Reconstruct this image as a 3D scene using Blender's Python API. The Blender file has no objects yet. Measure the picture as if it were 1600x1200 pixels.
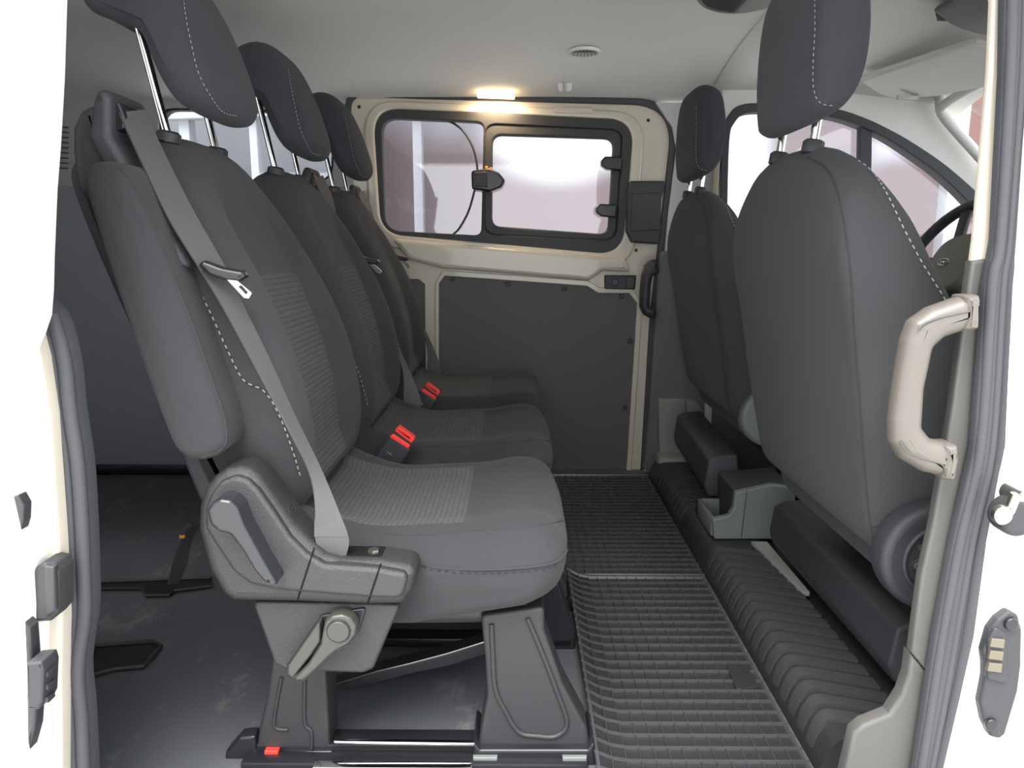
import bpy, bmesh, math, random
from mathutils import Vector, Matrix, Euler
from mathutils.bvhtree import BVHTree
from math import radians as R_, sin, cos, pi
random.seed(7)
SC = bpy.context.scene
COL = SC.collection

# ------------------------------------------------------------------ camera
F = 1170.0
CAM = Vector((0, 0, .78))
EUL = Euler((pi/2 - R_(10.32), 0, R_(.44)))
cam_d = bpy.data.cameras.new('camera'); cam_d.sensor_width = 36; cam_d.lens = 36*F/1600
cam_d.clip_start = .05; cam_d.clip_end = 200
cam = bpy.data.objects.new('camera', cam_d); COL.objects.link(cam)
cam.location = CAM; cam.rotation_euler = EUL
SC.camera = cam
RM = EUL.to_matrix()

# ------------------------------------------------------------------ world, sun, exposure
w = bpy.data.worlds.new('sky'); SC.world = w; w.use_nodes = True
bg = w.node_tree.nodes['Background']; bg.inputs[0].default_value = (.93, .97, 1, 1); bg.inputs[1].default_value = .85
sd = bpy.data.lights.new('daylight', 'SUN'); sd.energy = 3.2; sd.angle = R_(50); sd.color = (1, .97, .93)
so = bpy.data.objects.new('daylight', sd); COL.objects.link(so)
so.location = (-2, -4, 5); so.rotation_euler = (Vector((.15, .45, -1))).to_track_quat('-Z', 'Y').to_euler()
SC.view_settings.view_transform = 'Standard'; SC.view_settings.look = 'None'
SC.view_settings.gamma = 1; SC.view_settings.use_curve_mapping = False
SC.view_settings.exposure = 1.95

# ------------------------------------------------------------------ pixel -> point helpers (used to measure the photograph)
def ray(px, py): return RM @ Vector(((px-800)/F, -(py-600)/F, -1))
def at(px, py, Y): d = ray(px, py); return CAM + d*(Y/d.y)
def atz(px, py, z): d = ray(px, py); return CAM + d*((z-CAM.z)/d.z)
def XZ(pts, Y): return [(lambda p: (p.x, p.z))(at(a, b, Y)) for a, b in pts]

# ------------------------------------------------------------------ materials
def s2l(c): return tuple(((v/255+.055)/1.055)**2.4 if v > 10 else v/255/12.92 for v in c)
def mat(name, col, rough=.6, metal=0, bump=None, var=0, spec=.5, coat=0, vscale=6, emit=None):
    m = bpy.data.materials.new(name); m.use_nodes = True; nt = m.node_tree; b = nt.nodes['Principled BSDF']
    c = s2l(col) + (1,)
    b.inputs['Base Color'].default_value = c; b.inputs['Roughness'].default_value = rough
    b.inputs['Metallic'].default_value = metal; b.inputs['Specular IOR Level'].default_value = spec
    b.inputs['Coat Weight'].default_value = coat
    tc = nt.nodes.new('ShaderNodeTexCoord')
    if var:
        n = nt.nodes.new('ShaderNodeTexNoise'); n.inputs['Scale'].default_value = vscale; n.inputs['Detail'].default_value = 6
        nt.links.new(tc.outputs['Object'], n.inputs['Vector'])
        mx = nt.nodes.new('ShaderNodeMix'); mx.data_type = 'RGBA'
        mx.inputs[6].default_value = tuple(v*(1-var) for v in c[:3]) + (1,)
        mx.inputs[7].default_value = tuple(min(1, v*(1+var)) for v in c[:3]) + (1,)
        nt.links.new(n.outputs['Fac'], mx.inputs[0]); nt.links.new(mx.outputs[2], b.inputs['Base Color'])
    if bump:
        n = nt.nodes.new('ShaderNodeTexNoise'); n.inputs['Scale'].default_value = bump[0]; n.inputs['Detail'].default_value = 3
        nt.links.new(tc.outputs['Object'], n.inputs['Vector'])
        bp = nt.nodes.new('ShaderNodeBump'); bp.inputs['Strength'].default_value = bump[1]; bp.inputs['Distance'].default_value = .002
        nt.links.new(n.outputs['Fac'], bp.inputs['Height']); nt.links.new(bp.outputs[0], b.inputs['Normal'])
    if emit:
        b.inputs['Emission Color'].default_value = s2l(emit[0])+(1,); b.inputs['Emission Strength'].default_value = emit[1]
    return m

def fabric(name, col, panel=False):
    m = mat(name, col, rough=.95, spec=.15, var=.12, vscale=9)
    nt = m.node_tree; b = nt.nodes['Principled BSDF']; b.inputs['Sheen Weight'].default_value = .06
    b.inputs['Sheen Roughness'].default_value = .6
    tc = nt.nodes.new('ShaderNodeTexCoord')
    if panel:
        # embossed brick-like lozenges of the woven insert
        sx = nt.nodes.new('ShaderNodeSeparateXYZ'); cx = nt.nodes.new('ShaderNodeCombineXYZ'); nt.links.new(tc.outputs['Object'], sx.inputs[0])
        a_, b_ = (1, 2) if panel == 'yz' else (1, 0)
        nt.links.new(sx.outputs[a_], cx.inputs[0]); nt.links.new(sx.outputs[b_], cx.inputs[1])
        v = nt.nodes.new('ShaderNodeTexBrick'); v.inputs['Scale'].default_value = 1; v.inputs['Brick Width'].default_value = .0125; v.inputs['Row Height'].default_value = .0085
        v.inputs['Mortar Size'].default_value = .0016; v.inputs['Mortar Smooth'].default_value = 1
        c = s2l(col); v.inputs['Color1'].default_value = c+(1,); v.inputs['Color2'].default_value = tuple(q*.92 for q in c)+(1,); v.inputs['Mortar'].default_value = tuple(q*.72 for q in c)+(1,)
        nt.links.new(cx.outputs[0], v.inputs['Vector']); nt.links.new(v.outputs['Color'], b.inputs['Base Color'])
        bp = nt.nodes.new('ShaderNodeBump'); bp.inputs['Strength'].default_value = .7; bp.inputs['Distance'].default_value = .002; bp.invert = True
        nt.links.new(v.outputs['Fac'], bp.inputs['Height'])
        nt.links.new(bp.outputs[0], b.inputs['Normal'])
    else:
        n = nt.nodes.new('ShaderNodeTexNoise'); n.inputs['Scale'].default_value = 700; n.inputs['Detail'].default_value = 2
        nt.links.new(tc.outputs['Object'], n.inputs['Vector'])
        bp = nt.nodes.new('ShaderNodeBump'); bp.inputs['Strength'].default_value = .5; bp.inputs['Distance'].default_value = .001
        nt.links.new(n.outputs['Fac'], bp.inputs['Height']); nt.links.new(bp.outputs[0], b.inputs['Normal'])
    return m

def glass_mat(name, tint=(1, 1, 1), refl=.08):
    m = bpy.data.materials.new(name); m.use_nodes = True; nt = m.node_tree; nt.nodes.clear()
    o = nt.nodes.new('ShaderNodeOutputMaterial'); mx = nt.nodes.new('ShaderNodeMixShader')
    t = nt.nodes.new('ShaderNodeBsdfTransparent'); t.inputs[0].default_value = tint + (1,)
    g = nt.nodes.new('ShaderNodeBsdfGlossy'); g.inputs['Roughness'].default_value = .02
    mx.inputs[0].default_value = refl
    nt.links.new(t.outputs[0], mx.inputs[1]); nt.links.new(g.outputs[0], mx.inputs[2]); nt.links.new(mx.outputs[0], o.inputs[0])
    return m

M = dict(
    fab=fabric('seat_cloth', (55, 56, 58)), fabL=fabric('seat_cloth_side', (50, 51, 53)), panel=fabric('seat_insert_cloth', (74, 75, 76), 'yz'), panelC=fabric('seat_insert_cloth_flat', (72, 73, 74), 'xy'),
    fabD=fabric('headrest_cloth', (54, 55, 60)),
    stitch=mat('white_thread', (142, 142, 140), .8), seam=mat('dark_seam_cord', (42, 43, 45), .9),  # plain dark cord for seams and piping
    plast=mat('charcoal_plastic', (42, 43, 45), .4, bump=(900, .6), spec=.6), plastD=mat('black_plastic', (50, 51, 54), .5, bump=(700, .3), spec=.4),
    lever=mat('lever_plastic', (38, 39, 42), .35, spec=.6), leverL=mat('grey_satin_plastic', (56, 55, 52), .35),
    legm=mat('leg_plastic', (40, 41, 43), .5, bump=(700, .4)),
    chrome=mat('chrome', (225, 225, 222), .14, 1), steel=mat('zinc_steel', (170, 168, 160), .35, 1),
    rubber=mat('black_rubber', (50, 51, 53), .6, var=.15), mat_rubber=mat('ribbed_mat_rubber', (38, 39, 41), .42, spec=.5, var=.15, vscale=14),
    grid_rubber=mat('highlit_grid_rubber', (62, 63, 65), .3, spec=.6, var=.2, vscale=20),  # lighter tone paints the ridge highlights into the rubber colour
    seal=mat('door_seal_rubber', (66, 67, 71), .6, spec=.3),
    belt=mat('belt_webbing', (72, 71, 71), .5, spec=.5), beltD=mat('belt_webbing_dark', (70, 70, 72), .6),
    red=mat('red_plastic', (235, 60, 50), .4), buckle=mat('buckle_plastic', (48, 48, 52), .45),
    white=mat('white_paint', (244, 244, 240), .3, coat=.4), cream=mat('inner_door_paint', (196, 188, 174), .32, coat=.5),
    head=mat('headliner_cloth', (216, 215, 212), .95, bump=(500, .25), spec=.1, var=.04), headD=mat('grey_pillar_trim', (180, 181, 180), .7, bump=(600, .3), spec=.2),
    trim=mat('b_pillar_plastic', (76, 75, 73), .55, bump=(900, .3)), trimD=mat('dark_pillar_plastic', (92, 93, 93), .6, bump=(900, .3)),
    hard=mat('black_hardboard', (94, 92, 91), .7, bump=(300, .3), spec=.3), darkwall=mat('dark_side_lining', (158, 160, 166), .8, spec=.2, var=.08),
    handle=mat('warm_grey_handle', (94, 89, 84), .4, spec=.5), deepR=mat('step_plastic', (36, 37, 39), .5, bump=(700, .3)), deep=mat('deep_black', (22, 22, 24), .8, spec=.1), blk=mat('gloss_black', (30, 30, 34), .3),
    grey=mat('light_grey_plastic', (128, 130, 126), .55, bump=(800, .3)), greyD=mat('mid_grey_plastic', (100, 104, 103), .5, bump=(800, .3)),
    dash=mat('dashboard_plastic', (120, 120, 110), .6, bump=(700, .3)), lampglass=mat('lamp_lens', (215, 215, 205), .3),
    lit=mat('lit_lamp_lens', (255, 240, 210), .4, emit=((255, 226, 180), 1.6)),
    gold=mat('contact_metal', (110, 104, 92), .5, .5), orange=mat('orange_plastic', (220, 150, 70), .5),
    glass=glass_mat('window_glass', (.93, .94, .95), .06), glassR=glass_mat('privacy_glass', (.8, .8, .82), .1),
    concrete=mat('yard_concrete', (190, 190, 188), .9, var=.15), post=mat('white_steel_post', (150, 152, 157), .5),
)

def floor_mat():
    m = mat('cargo_floor_vinyl', (52, 54, 58), .55, spec=.45)
    nt = m.node_tree; b = nt.nodes['Principled BSDF']; tc = nt.nodes.new('ShaderNodeTexCoord')
    n = nt.nodes.new('ShaderNodeTexNoise'); n.inputs['Scale'].default_value = 9; n.inputs['Detail'].default_value = 9; n.inputs['Roughness'].default_value = .75
    mp = nt.nodes.new('ShaderNodeMapping'); mp.inputs['Scale'].default_value = (1, .55, 1)
    nt.links.new(tc.outputs['Object'], mp.inputs[0]); nt.links.new(mp.outputs[0], n.inputs['Vector'])
    cr = nt.nodes.new('ShaderNodeValToRGB'); cr.color_ramp.elements[0].position = .56; cr.color_ramp.elements[1].position = .78
    cr.color_ramp.elements[0].color = s2l((84, 86, 90)) + (1,); cr.color_ramp.elements[1].color = s2l((140, 140, 140)) + (1,)
    nt.links.new(n.outputs['Fac'], cr.inputs[0]); nt.links.new(cr.outputs[0], b.inputs['Base Color'])
    return m
M['floor'] = floor_mat()

def facade_mat():
    # soft dusky pink and pale lilac fields paint the blurred view into the facade
    m = mat('blurred_facade', (176, 160, 166), .8)
    nt = m.node_tree; b = nt.nodes['Principled BSDF']; tc = nt.nodes.new('ShaderNodeTexCoord')
    cur = None
    base = nt.nodes.new('ShaderNodeRGB'); base.outputs[0].default_value = s2l((96, 84, 88)) + (1,); cur = base.outputs[0]
    for (x, z, rx, rz, col) in ((-1.72, 2.3, .55, .42, (176, 177, 182)), (-2.7, 2.4, .5, .3, (122, 124, 130)), (-.50, 2.2, .35, .75, (165, 164, 174)), (.55, 2.2, .6, .28, (150, 150, 162)),
                                 (.75, 1.6, .6, .4, (88, 74, 77)), (.1, 2.1, .35, .5, (100, 91, 95)), (1.5, 2.3, .5, .9, (96, 70, 66)), (-2.9, 1.7, .5, .5, (92, 82, 86))):
        mp = nt.nodes.new('ShaderNodeMapping'); mp.vector_type = 'TEXTURE'
        mp.inputs['Location'].default_value = (x, 0, z); mp.inputs['Scale'].default_value = (rx*1.35, 9, rz*1.35)
        nt.links.new(tc.outputs['Object'], mp.inputs[0])
        g = nt.nodes.new('ShaderNodeTexGradient'); g.gradient_type = 'SPHERICAL'; nt.links.new(mp.outputs[0], g.inputs[0])
        rr = nt.nodes.new('ShaderNodeValToRGB'); rr.color_ramp.interpolation = 'EASE'; rr.color_ramp.elements[1].position = .45
        nt.links.new(g.outputs['Fac'], rr.inputs[0])
        mx = nt.nodes.new('ShaderNodeMix'); mx.data_type = 'RGBA'; mx.inputs[7].default_value = s2l(col) + (1,)
        nt.links.new(rr.outputs[0], mx.inputs[0]); nt.links.new(cur, mx.inputs[6]); cur = mx.outputs[2]
    nt.links.new(cur, b.inputs['Base Color'])
    return m
M['facade'] = facade_mat()

# ------------------------------------------------------------------ object helpers
ORG = {}
def link(me, name, m, parent=None):
    me.name = name
    if m is not None:
        me.materials.clear(); me.materials.append(M[m] if isinstance(m, str) else m)
    o = bpy.data.objects.new(name, me); COL.objects.link(o)
    if parent is None:
        xs = [v.co for v in me.vertices]
        org = Vector(((min(v.x for v in xs)+max(v.x for v in xs))/2, (min(v.y for v in xs)+max(v.y for v in xs))/2, min(v.z for v in xs)))
        o.location = org; ORG[o.name] = org
    else:
        org = ORG[parent.name]; o.parent = parent; ORG[o.name] = org
    me.transform(Matrix.Translation(-org))
    return o
def thing(name, label, cat, loc, group=None):
    o = bpy.data.objects.new(name, None); COL.objects.link(o); o.empty_display_size = .05
    o.location = loc; ORG[o.name] = Vector(loc); o['label'] = label; o['category'] = cat
    if group: o['group'] = group
    return o
def tag(o, label, cat, group=None):
    o['label'] = label; o['category'] = cat
    if group: o['group'] = group
    return o
def struct(me, name, m):
    o = link(me, name, m); o['kind'] = 'structure'; return o
def copy_tree(o, parent=None):
    c = o.copy(); COL.objects.link(c); c.parent = parent
    ORG[c.name] = ORG[o.name]
    for ch in list(o.children): copy_tree(ch, c)
    return c
def finish(me, ang=38):
    for p in me.polygons: p.use_smooth = True
    me.set_sharp_from_angle(angle=R_(ang)); return me
def from_bm(bm, ang=38):
    bmesh.ops.remove_doubles(bm, verts=bm.verts, dist=1e-6)
    bmesh.ops.recalc_face_normals(bm, faces=bm.faces)
    me = bpy.data.meshes.new('m'); bm.to_mesh(me); bm.free(); return finish(me, ang)
def join(*mes, ang=38):
    bm = bmesh.new()
    for me in mes: bm.from_mesh(me)
    me = bpy.data.meshes.new('m'); bm.to_mesh(me); bm.free()
    return finish(me, ang)

def fillet(pts, r, n=5):
    out = []; N = len(pts)
    for i in range(N):
        p = Vector(pts[i]); a = Vector(pts[i-1]); b = Vector(pts[(i+1) % N])
        rr = r[i] if isinstance(r, (list, tuple)) else r
        u = a-p; v = b-p; lu, lv = u.length, v.length
        if lu < 1e-7 or lv < 1e-7: continue
        u /= lu; v /= lv; ang = math.acos(max(-1, min(1, u.dot(v))))
        if ang > R_(174) or rr <= 0: out.append(tuple(p)); continue
        t = min(rr/math.tan(ang/2), lu*.48, lv*.48)
        for k in range(n+1):
            s = k/n; q = (1-s)**2*(p+u*t) + 2*s*(1-s)*p + s*s*(p+v*t); out.append(tuple(q))
    return out
def catmull(pts, n=6, closed=True):
    P = [Vector(p) for p in pts]; N = len(P); out = []
    for i in range(N if closed else N-1):
        if closed: a, b, c, d = P[i-1], P[i], P[(i+1) % N], P[(i+2) % N]
        else: a, b, c, d = P[max(i-1, 0)], P[i], P[i+1], P[min(i+2, N-1)]
        for k in range(n):
            t = k/n
            out.append(.5*((2*b)+(c-a)*t+(2*a-5*b+4*c-d)*t*t+(3*b-a-3*c+d)*t**3))
    if not closed: out.append(P[-1])
    return [tuple(p) for p in out]

def plate(loops, y0, y1, bev=.002, res=3, A=(1, 0, 0), B=(0, 0, 1), O=(0, 0, 0), ang=38):
    """Outline (and holes) in the plane A,B, extruded along N = A x B seen from y0 to y1 (for the default plane: along Y)."""
    cu = bpy.data.curves.new('c', 'CURVE'); cu.dimensions = '2D'; cu.fill_mode = 'BOTH'
    d = abs(y1-y0); bev = min(bev, d*.49)
    cu.extrude = d/2-bev; cu.bevel_depth = bev; cu.bevel_resolution = res; cu.offset = -bev
    for L in loops:
        s = cu.splines.new('POLY'); s.points.add(len(L)-1); s.use_cyclic_u = True
        for i, p in enumerate(L): s.points[i].co = (p[0], p[1], 0, 1)
    ob = bpy.data.objects.new('c', cu); me = bpy.data.meshes.new_from_object(ob)
    bpy.data.objects.remove(ob); bpy.data.curves.remove(cu)
    A = Vector(A).normalized(); B = Vector(B).normalized(); N = A.cross(B); O = Vector(O)
    mid = (y0+y1)/2
    if A == Vector((1, 0, 0)) and B == Vector((0, 0, 1)): off = Vector((0, mid, 0))
    else: off = N*mid
    mt = Matrix((A, B, N)).transposed().to_4x4(); mt.translation = O+off
    me.transform(mt); return finish(me, ang)
def pp(px, y0, y1, bev=.002, r=0, holes=(), res=3):
    """plate traced at depth y0."""
    ol = XZ(px, y0)
    if r: ol = fillet(ol, r)
    return plate([ol]+[fillet(XZ(h, y0), hr) if hr else XZ(h, y0) for h, hr in holes], y0, y1, bev, res)

def box(x0, x1, y0, y1, z0, z1, bev=.003):
    bm = bmesh.new(); bmesh.ops.create_cube(bm, size=1)
    for v in bm.verts: v.co = Vector(((x0+x1)/2+v.co.x*(x1-x0), (y0+y1)/2+v.co.y*(y1-y0), (z0+z1)/2+v.co.z*(z1-z0)))
    if bev: bmesh.ops.bevel(bm, geom=bm.edges[:], offset=min(bev, .45*min(abs(x1-x0), abs(y1-y0), abs(z1-z0))), segments=2, affect='EDGES', profile=.5)
    return from_bm(bm)
def bar(a, b, w, h, up=(0, 0, 1), bev=.002):
    a = Vector(a); b = Vector(b); d = (b-a); L = d.length; d.normalize(); s = d.cross(Vector(up)).normalized(); u = s.cross(d)
    me = box(0, L, -w/2, w/2, -h/2, h/2, bev); m = Matrix((d, -s, u)).transposed().to_4x4(); m.translation = a; me.transform(m); return me
def tube(pts, r, n=8, closed=False, caps=True):
    P = [Vector(p) for p in pts]; N = len(P); bm = bmesh.new(); rings = []
    t0 = (P[1]-P[0]).normalized(); up = Vector((0, 0, 1)) if abs(t0.z) < .9 else Vector((1, 0, 0))
    nrm = t0.cross(up).normalized()
    for i in range(N):
        t = (P[(i+1) % N]-P[i-1]) if closed else (P[min(i+1, N-1)]-P[max(i-1, 0)])
        t.normalize(); nrm = (nrm-t*nrm.dot(t)).normalized(); b = t.cross(nrm)
        rr = r[i] if isinstance(r, (list, tuple)) else r
        rings.append([bm.verts.new(P[i]+(nrm*cos(2*pi*k/n)+b*sin(2*pi*k/n))*rr) for k in range(n)])
    for i in range(N if closed else N-1):
        a, b = rings[i], rings[(i+1) % N]
        for k in range(n): bm.faces.new((a[k], a[(k+1) % n], b[(k+1) % n], b[k]))
    if caps and not closed: bm.faces.new(rings[0][::-1]); bm.faces.new(rings[-1])
    return from_bm(bm, 50)
def disc(c, r, th, n=32, axis='y', bev=.002, r2=None):
    """round plate, axis along y (towards +y from c)."""
    ol = [(r*cos(2*pi*k/n), r*sin(2*pi*k/n)) for k in range(n)]
    loops = [ol] + ([[(r2*cos(2*pi*k/n), r2*sin(2*pi*k/n)) for k in range(n)]] if r2 else [])
    if axis == 'y': return plate(loops, 0, th, bev, O=c)
    if axis == 'z': return plate(loops, 0, th, bev, A=(1, 0, 0), B=(0, 1, 0), O=c)
    if axis == 'x': return plate(loops, 0, th, bev, A=(0, 1, 0), B=(0, 0, 1), O=c)
def resample(P, n):
    P = [Vector(p) for p in P]; d = [0]
    for i in range(1, len(P)): d.append(d[-1]+(P[i]-P[i-1]).length)
    out = []; j = 0
    for k in range(n):
        s = d[-1]*k/(n-1)
        while j < len(P)-2 and d[j+1] < s: j += 1
        seg = d[j+1]-d[j]; out.append(P[j].lerp(P[j+1], 0 if seg == 0 else (s-d[j])/seg))
    return out
def ribbon(L, R, th=.0014, n=5):
    """webbing strap between two edge curves, with a slightly raised middle rib."""
    L = catmull(L, n, False); R = catmull(R, n, False); bm = bmesh.new(); rows = []
    K = 6
    for i in range(len(L)):
        a, b = Vector(L[i]), Vector(R[i]); j = min(i+1, len(L)-1); q = max(i-1, 0)
        t = (Vector(L[j])+Vector(R[j])-Vector(L[q])-Vector(R[q])).normalized(); nn = t.cross(b-a).normalized()
        top = [bm.verts.new(a.lerp(b, k/K)+nn*th) for k in range(K+1)]; bot = [bm.verts.new(a.lerp(b, k/K)-nn*th) for k in range(K+1)]
        rows.append(top+bot[::-1])
    for i in range(len(rows)-1):
        A, B = rows[i], rows[i+1]; m = len(A)
        for k in range(m): bm.faces.new((A[k], A[(k+1) % m], B[(k+1) % m], B[k]))
    bm.faces.new(rows[0][::-1]); bm.faces.new(rows[-1])
    return from_bm(bm, 50)

def sstep(a, b, x):
    t = max(0, min(1, (x-a)/(b-a))); return t*t*(3-2*t)
def soft(profile, y0, y1, r=.02, m=18, fn=None, arc=6, cap=5, bulge=.006, nseg=6):
    """Upholstered body: closed side profile (x,z) swept from y0 to y1 with rounded rims and domed sides."""
    P = [Vector((a, 0, b)) for a, b in [tuple(p) for p in resample(catmull(profile, nseg)+[catmull(profile, nseg)[0]], 97)[:-1]]] if False else None
    c2 = catmull(profile, nseg); c2.append(c2[0]); P = [Vector((p.x, 0, p.y)) for p in resample([Vector((a, b, 0)) for a, b in c2], 97)[:-1]]
    N = len(P)
    area = sum(P[i].x*P[(i+1) % N].z-P[(i+1) % N].x*P[i].z for i in range(N))
    if area < 0: P.reverse()
    nr = []
    for i in range(N):
        t = (P[(i+1) % N]-P[i-1]).normalized(); nr.append(Vector((t.z, 0, -t.x)))
    cen = sum((p for p in P), Vector())/N
    st = []
    for j in range(1, cap+1): s = j/cap; st.append((y0-bulge*(1-s*s), r, s))
    for k in range(1, arc+1): a = k/arc*pi/2; st.append((y0+r*(1-cos(a)), r*(1-sin(a)), 1))
    for k in range(1, m): st.append((y0+r+(y1-y0-2*r)*k/m, 0, 1))
    for k in range(arc, -1, -1): a = k/arc*pi/2; st.append((y1-r*(1-cos(a)), r*(1-sin(a)), 1))
    for j in range(cap-1, 0, -1): s = j/cap; st.append((y1+bulge*(1-s*s), r, s))
    bm = bmesh.new(); rings = []; yc = (y0+y1)/2; hw = (y1-y0)/2
    def put(p, y):
        if fn: p = fn(p.x, y, p.z, (y-yc)/hw)
        else: p = (p.x, y, p.z)
        return bm.verts.new(p)
    for (y, ins, s) in st:
        ring = []
        for i in range(N):
            q = P[i]-nr[i]*ins; q = cen+(q-cen)*s; ring.append(put(q, y))
        rings.append(ring)
    ca = put(cen, y0-bulge); cb = put(cen, y1+bulge)
    for a, b in zip(rings[:-1], rings[1:]):
        for k in range(N): bm.faces.new((a[k], a[(k+1) % N], b[(k+1) % N], b[k]))
    for k in range(N):
        bm.faces.new((ca, rings[0][(k+1) % N], rings[0][k])); bm.faces.new((cb, rings[-1][k], rings[-1][(k+1) % N]))
    bmesh.ops.recalc_face_normals(bm, faces=bm.faces)
    me = bpy.data.meshes.new('m'); bm.to_mesh(me); bm.free()
    return finish(me, 80)
def split(me, pred):
    """move the faces whose centre satisfies pred into a second mesh."""
    a = bmesh.new(); a.from_mesh(me); b = bmesh.new(); b.from_mesh(me)
    bmesh.ops.delete(a, geom=[f for f in a.faces if pred(f.calc_center_median())], context='FACES')
    bmesh.ops.delete(b, geom=[f for f in b.faces if not pred(f.calc_center_median())], context='FACES')
    m2 = bpy.data.meshes.new('m'); a.to_mesh(me); b.to_mesh(m2); a.free(); b.free()
    finish(me, 80); finish(m2, 80); return m2
def bvh(me): return BVHTree.FromPolygons([v.co.copy() for v in me.vertices], [tuple(p.vertices) for p in me.polygons])
def on(tree, px, off=.0008, step=6):
    """follow a seam across a surface: points of the photographed line laid on the body's own skin."""
    pts = []; dense = catmull([(a, b) for a, b in px], step, False)
    for a, b in dense:
        h = tree.ray_cast(CAM, ray(a, b).normalized())
        if h[0] is not None: pts.append(h[0]+h[1]*off*(1 if h[1].dot(ray(a, b)) < 0 else -1))
    # drop leaps
    out = []
    for p in pts:
        if not out or (p-out[-1]).length < .12: out.append(p)
    return out
def seam(tree, px, r=.0012):
    p = on(tree, px, 0); return tube(p, r, 6) if len(p) > 2 else None
def stitches(tree, px, L=.006, gap=.004, r=.0007):
    p = on(tree, px, .0017, 10)
    if len(p) < 3: return None
    tot = sum((p[i+1]-p[i]).length for i in range(len(p)-1)); n = max(4, int(tot/(L+gap)))
    q = resample(p, n*2); return join(*[tube([q[2*i], q[2*i+1]], r, 5) for i in range(n)])

# ================================================================== THE SHELL
FL = .0
# floor with the cargo part
struct(box(-1.75, 2.1, .86, 2.66, -.03, 0, .0), 'floor', 'floor')
# sill step at the near side
struct(box(-.62, .62, .74, .86, -.16, -.012, .01), 'trim_1', 'plastD')

# ceiling: curved headliner, rear part and front part with a visible joint
def roof_z(y, x=0):
    t = (y-1.66)/.96
    z = 1.365 - .10*abs(t)**3.2 - .02*t*t
    z -= .11*max(0, (x-.9))**1.3*1.2
    return z
def roof(x0, x1, dz=0, y0=.70, y1=2.62, th=.02, edge=0):
    bm = bmesh.new(); nx, ny = 24, 40; g = {}
    for i in range(nx+1):
        for j in range(ny+1):
            x = x0+(x1-x0)*i/nx; y = y0+(y1-y0)*j/ny
            z = roof_z(y, x)+dz
            if edge and i == 0: z += edge
            g[i, j] = (bm.verts.new((x, y, z)), bm.verts.new((x, y, z+th)))
    for i in range(nx):
        for j in range(ny):
            bm.faces.new([g[i, j][0], g[i, j+1][0], g[i+1, j+1][0], g[i+1, j][0]])
            bm.faces.new([g[i, j][1], g[i+1, j][1], g[i+1, j+1][1], g[i, j+1][1]])
    for j in range(ny):
        for i in (0, nx): bm.faces.new([g[i, j][0], g[i, j][1], g[i, j+1][1], g[i, j+1][0]])
    return from_bm(bm, 60)
struct(roof(-1.75, .64), 'ceiling', 'head')
struct(roof(.62, 1.42, dz=-.014, edge=.010), 'trim_2', 'head')
# roof skin above, so no light leaks
struct(box(-1.8, 1.5, .66, 2.72, 1.40, 1.42, .01), 'trim_3', 'white')

YF = 2.58
# rear quarter of the far wall: grey upper trim with the side window, dark lining below
zc = .98
q_out = [(-1.78, zc), (-.545, zc), (-.545, 1.30), (-1.78, 1.30)]
q_win = fillet([(-1.19, 1.0), (-.62, 1.0), (-.60, 1.225), (-1.19, 1.235)], .05)
struct(plate([q_out, q_win[::-1]], YF, YF+.05, .004), 'wall_far_rear', 'headD')
struct(box(-1.78, -.545, YF-.02, YF+.05, 0, zc, .004), 'wall_far_lining', 'darkwall')
w2 = struct(plate([fillet([(-1.21, .985), (-.60, .985), (-.58, 1.24), (-1.21, 1.25)], .06), fillet([(-1.18, 1.005), (-.63, 1.005), (-.61, 1.218), (-1.18, 1.228)], .05)], YF+.01, YF+.045, .004), 'window_2', 'plastD')
link(plate([[(-1.2, .99), (-.59, .99), (-.58, 1.235), (-1.2, 1.245)]], YF+.025, YF+.03, .0005), 'pane', 'glass', w2)
# rear end
struct(box(-1.80, -1.70, .7, 2.66, -.03, 1.36, .0), 'wall_rear', 'darkwall')
# lining joint across the dark wall
struct(box(-1.70, -.56, 2.50, 2.56, .0, .022, .004), 'baseboard_far', 'blk')

# ---------------- far sliding door
do = [(545, 163), (552, 150), (570, 147), (987, 159), (1020, 170), (1045, 200), (1053, 235), (1040, 330), (1030, 420), (1022, 500), (1004, 745), (300, 760), (300, 400), (545, 400)]
door_outer = [at(a, b, YF) for a, b in do]
win_hole = [(584, 170), (990, 189), (971, 398), (597, 365)]
main_hole = [(682, 440), (693, 427), (918, 443), (935, 455), (984, 456), (998, 474), (980, 745), (684, 745)]
left_hole = [(560, 433), (655, 434), (666, 443), (668, 745), (560, 745)]
latch_hole = [(944, 430), (993, 430), (992, 452), (944, 450)]
dl = fillet([(-.56, 1.22), (-.53, 1.262), (.36, 1.243), (.43, 1.225), (.487, 1.165), (.497, 1.09), (.475, .90), (.457, .72), (.44, .54), (.398, -.005), (-.56, -.005)], .02)
DX = lambda pts: [(p.x, p.z) for p in (at(a, b, YF) for a, b in pts)]
dl = fillet(DX([(546, 148), (1055, 162), (1036, 330), (1026, 410), (1016, 505), (1002, 738), (560, 738), (548, 400)]), [.05, .13, .3, .3, .3, 0, 0, 0], 10)
door = struct(plate([dl, fillet(DX(win_hole), .085, 10)[::-1], fillet(DX(main_hole), .012), fillet(DX(left_hole), .012)], YF, YF+.035, .004), 'door_1', 'cream')
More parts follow.
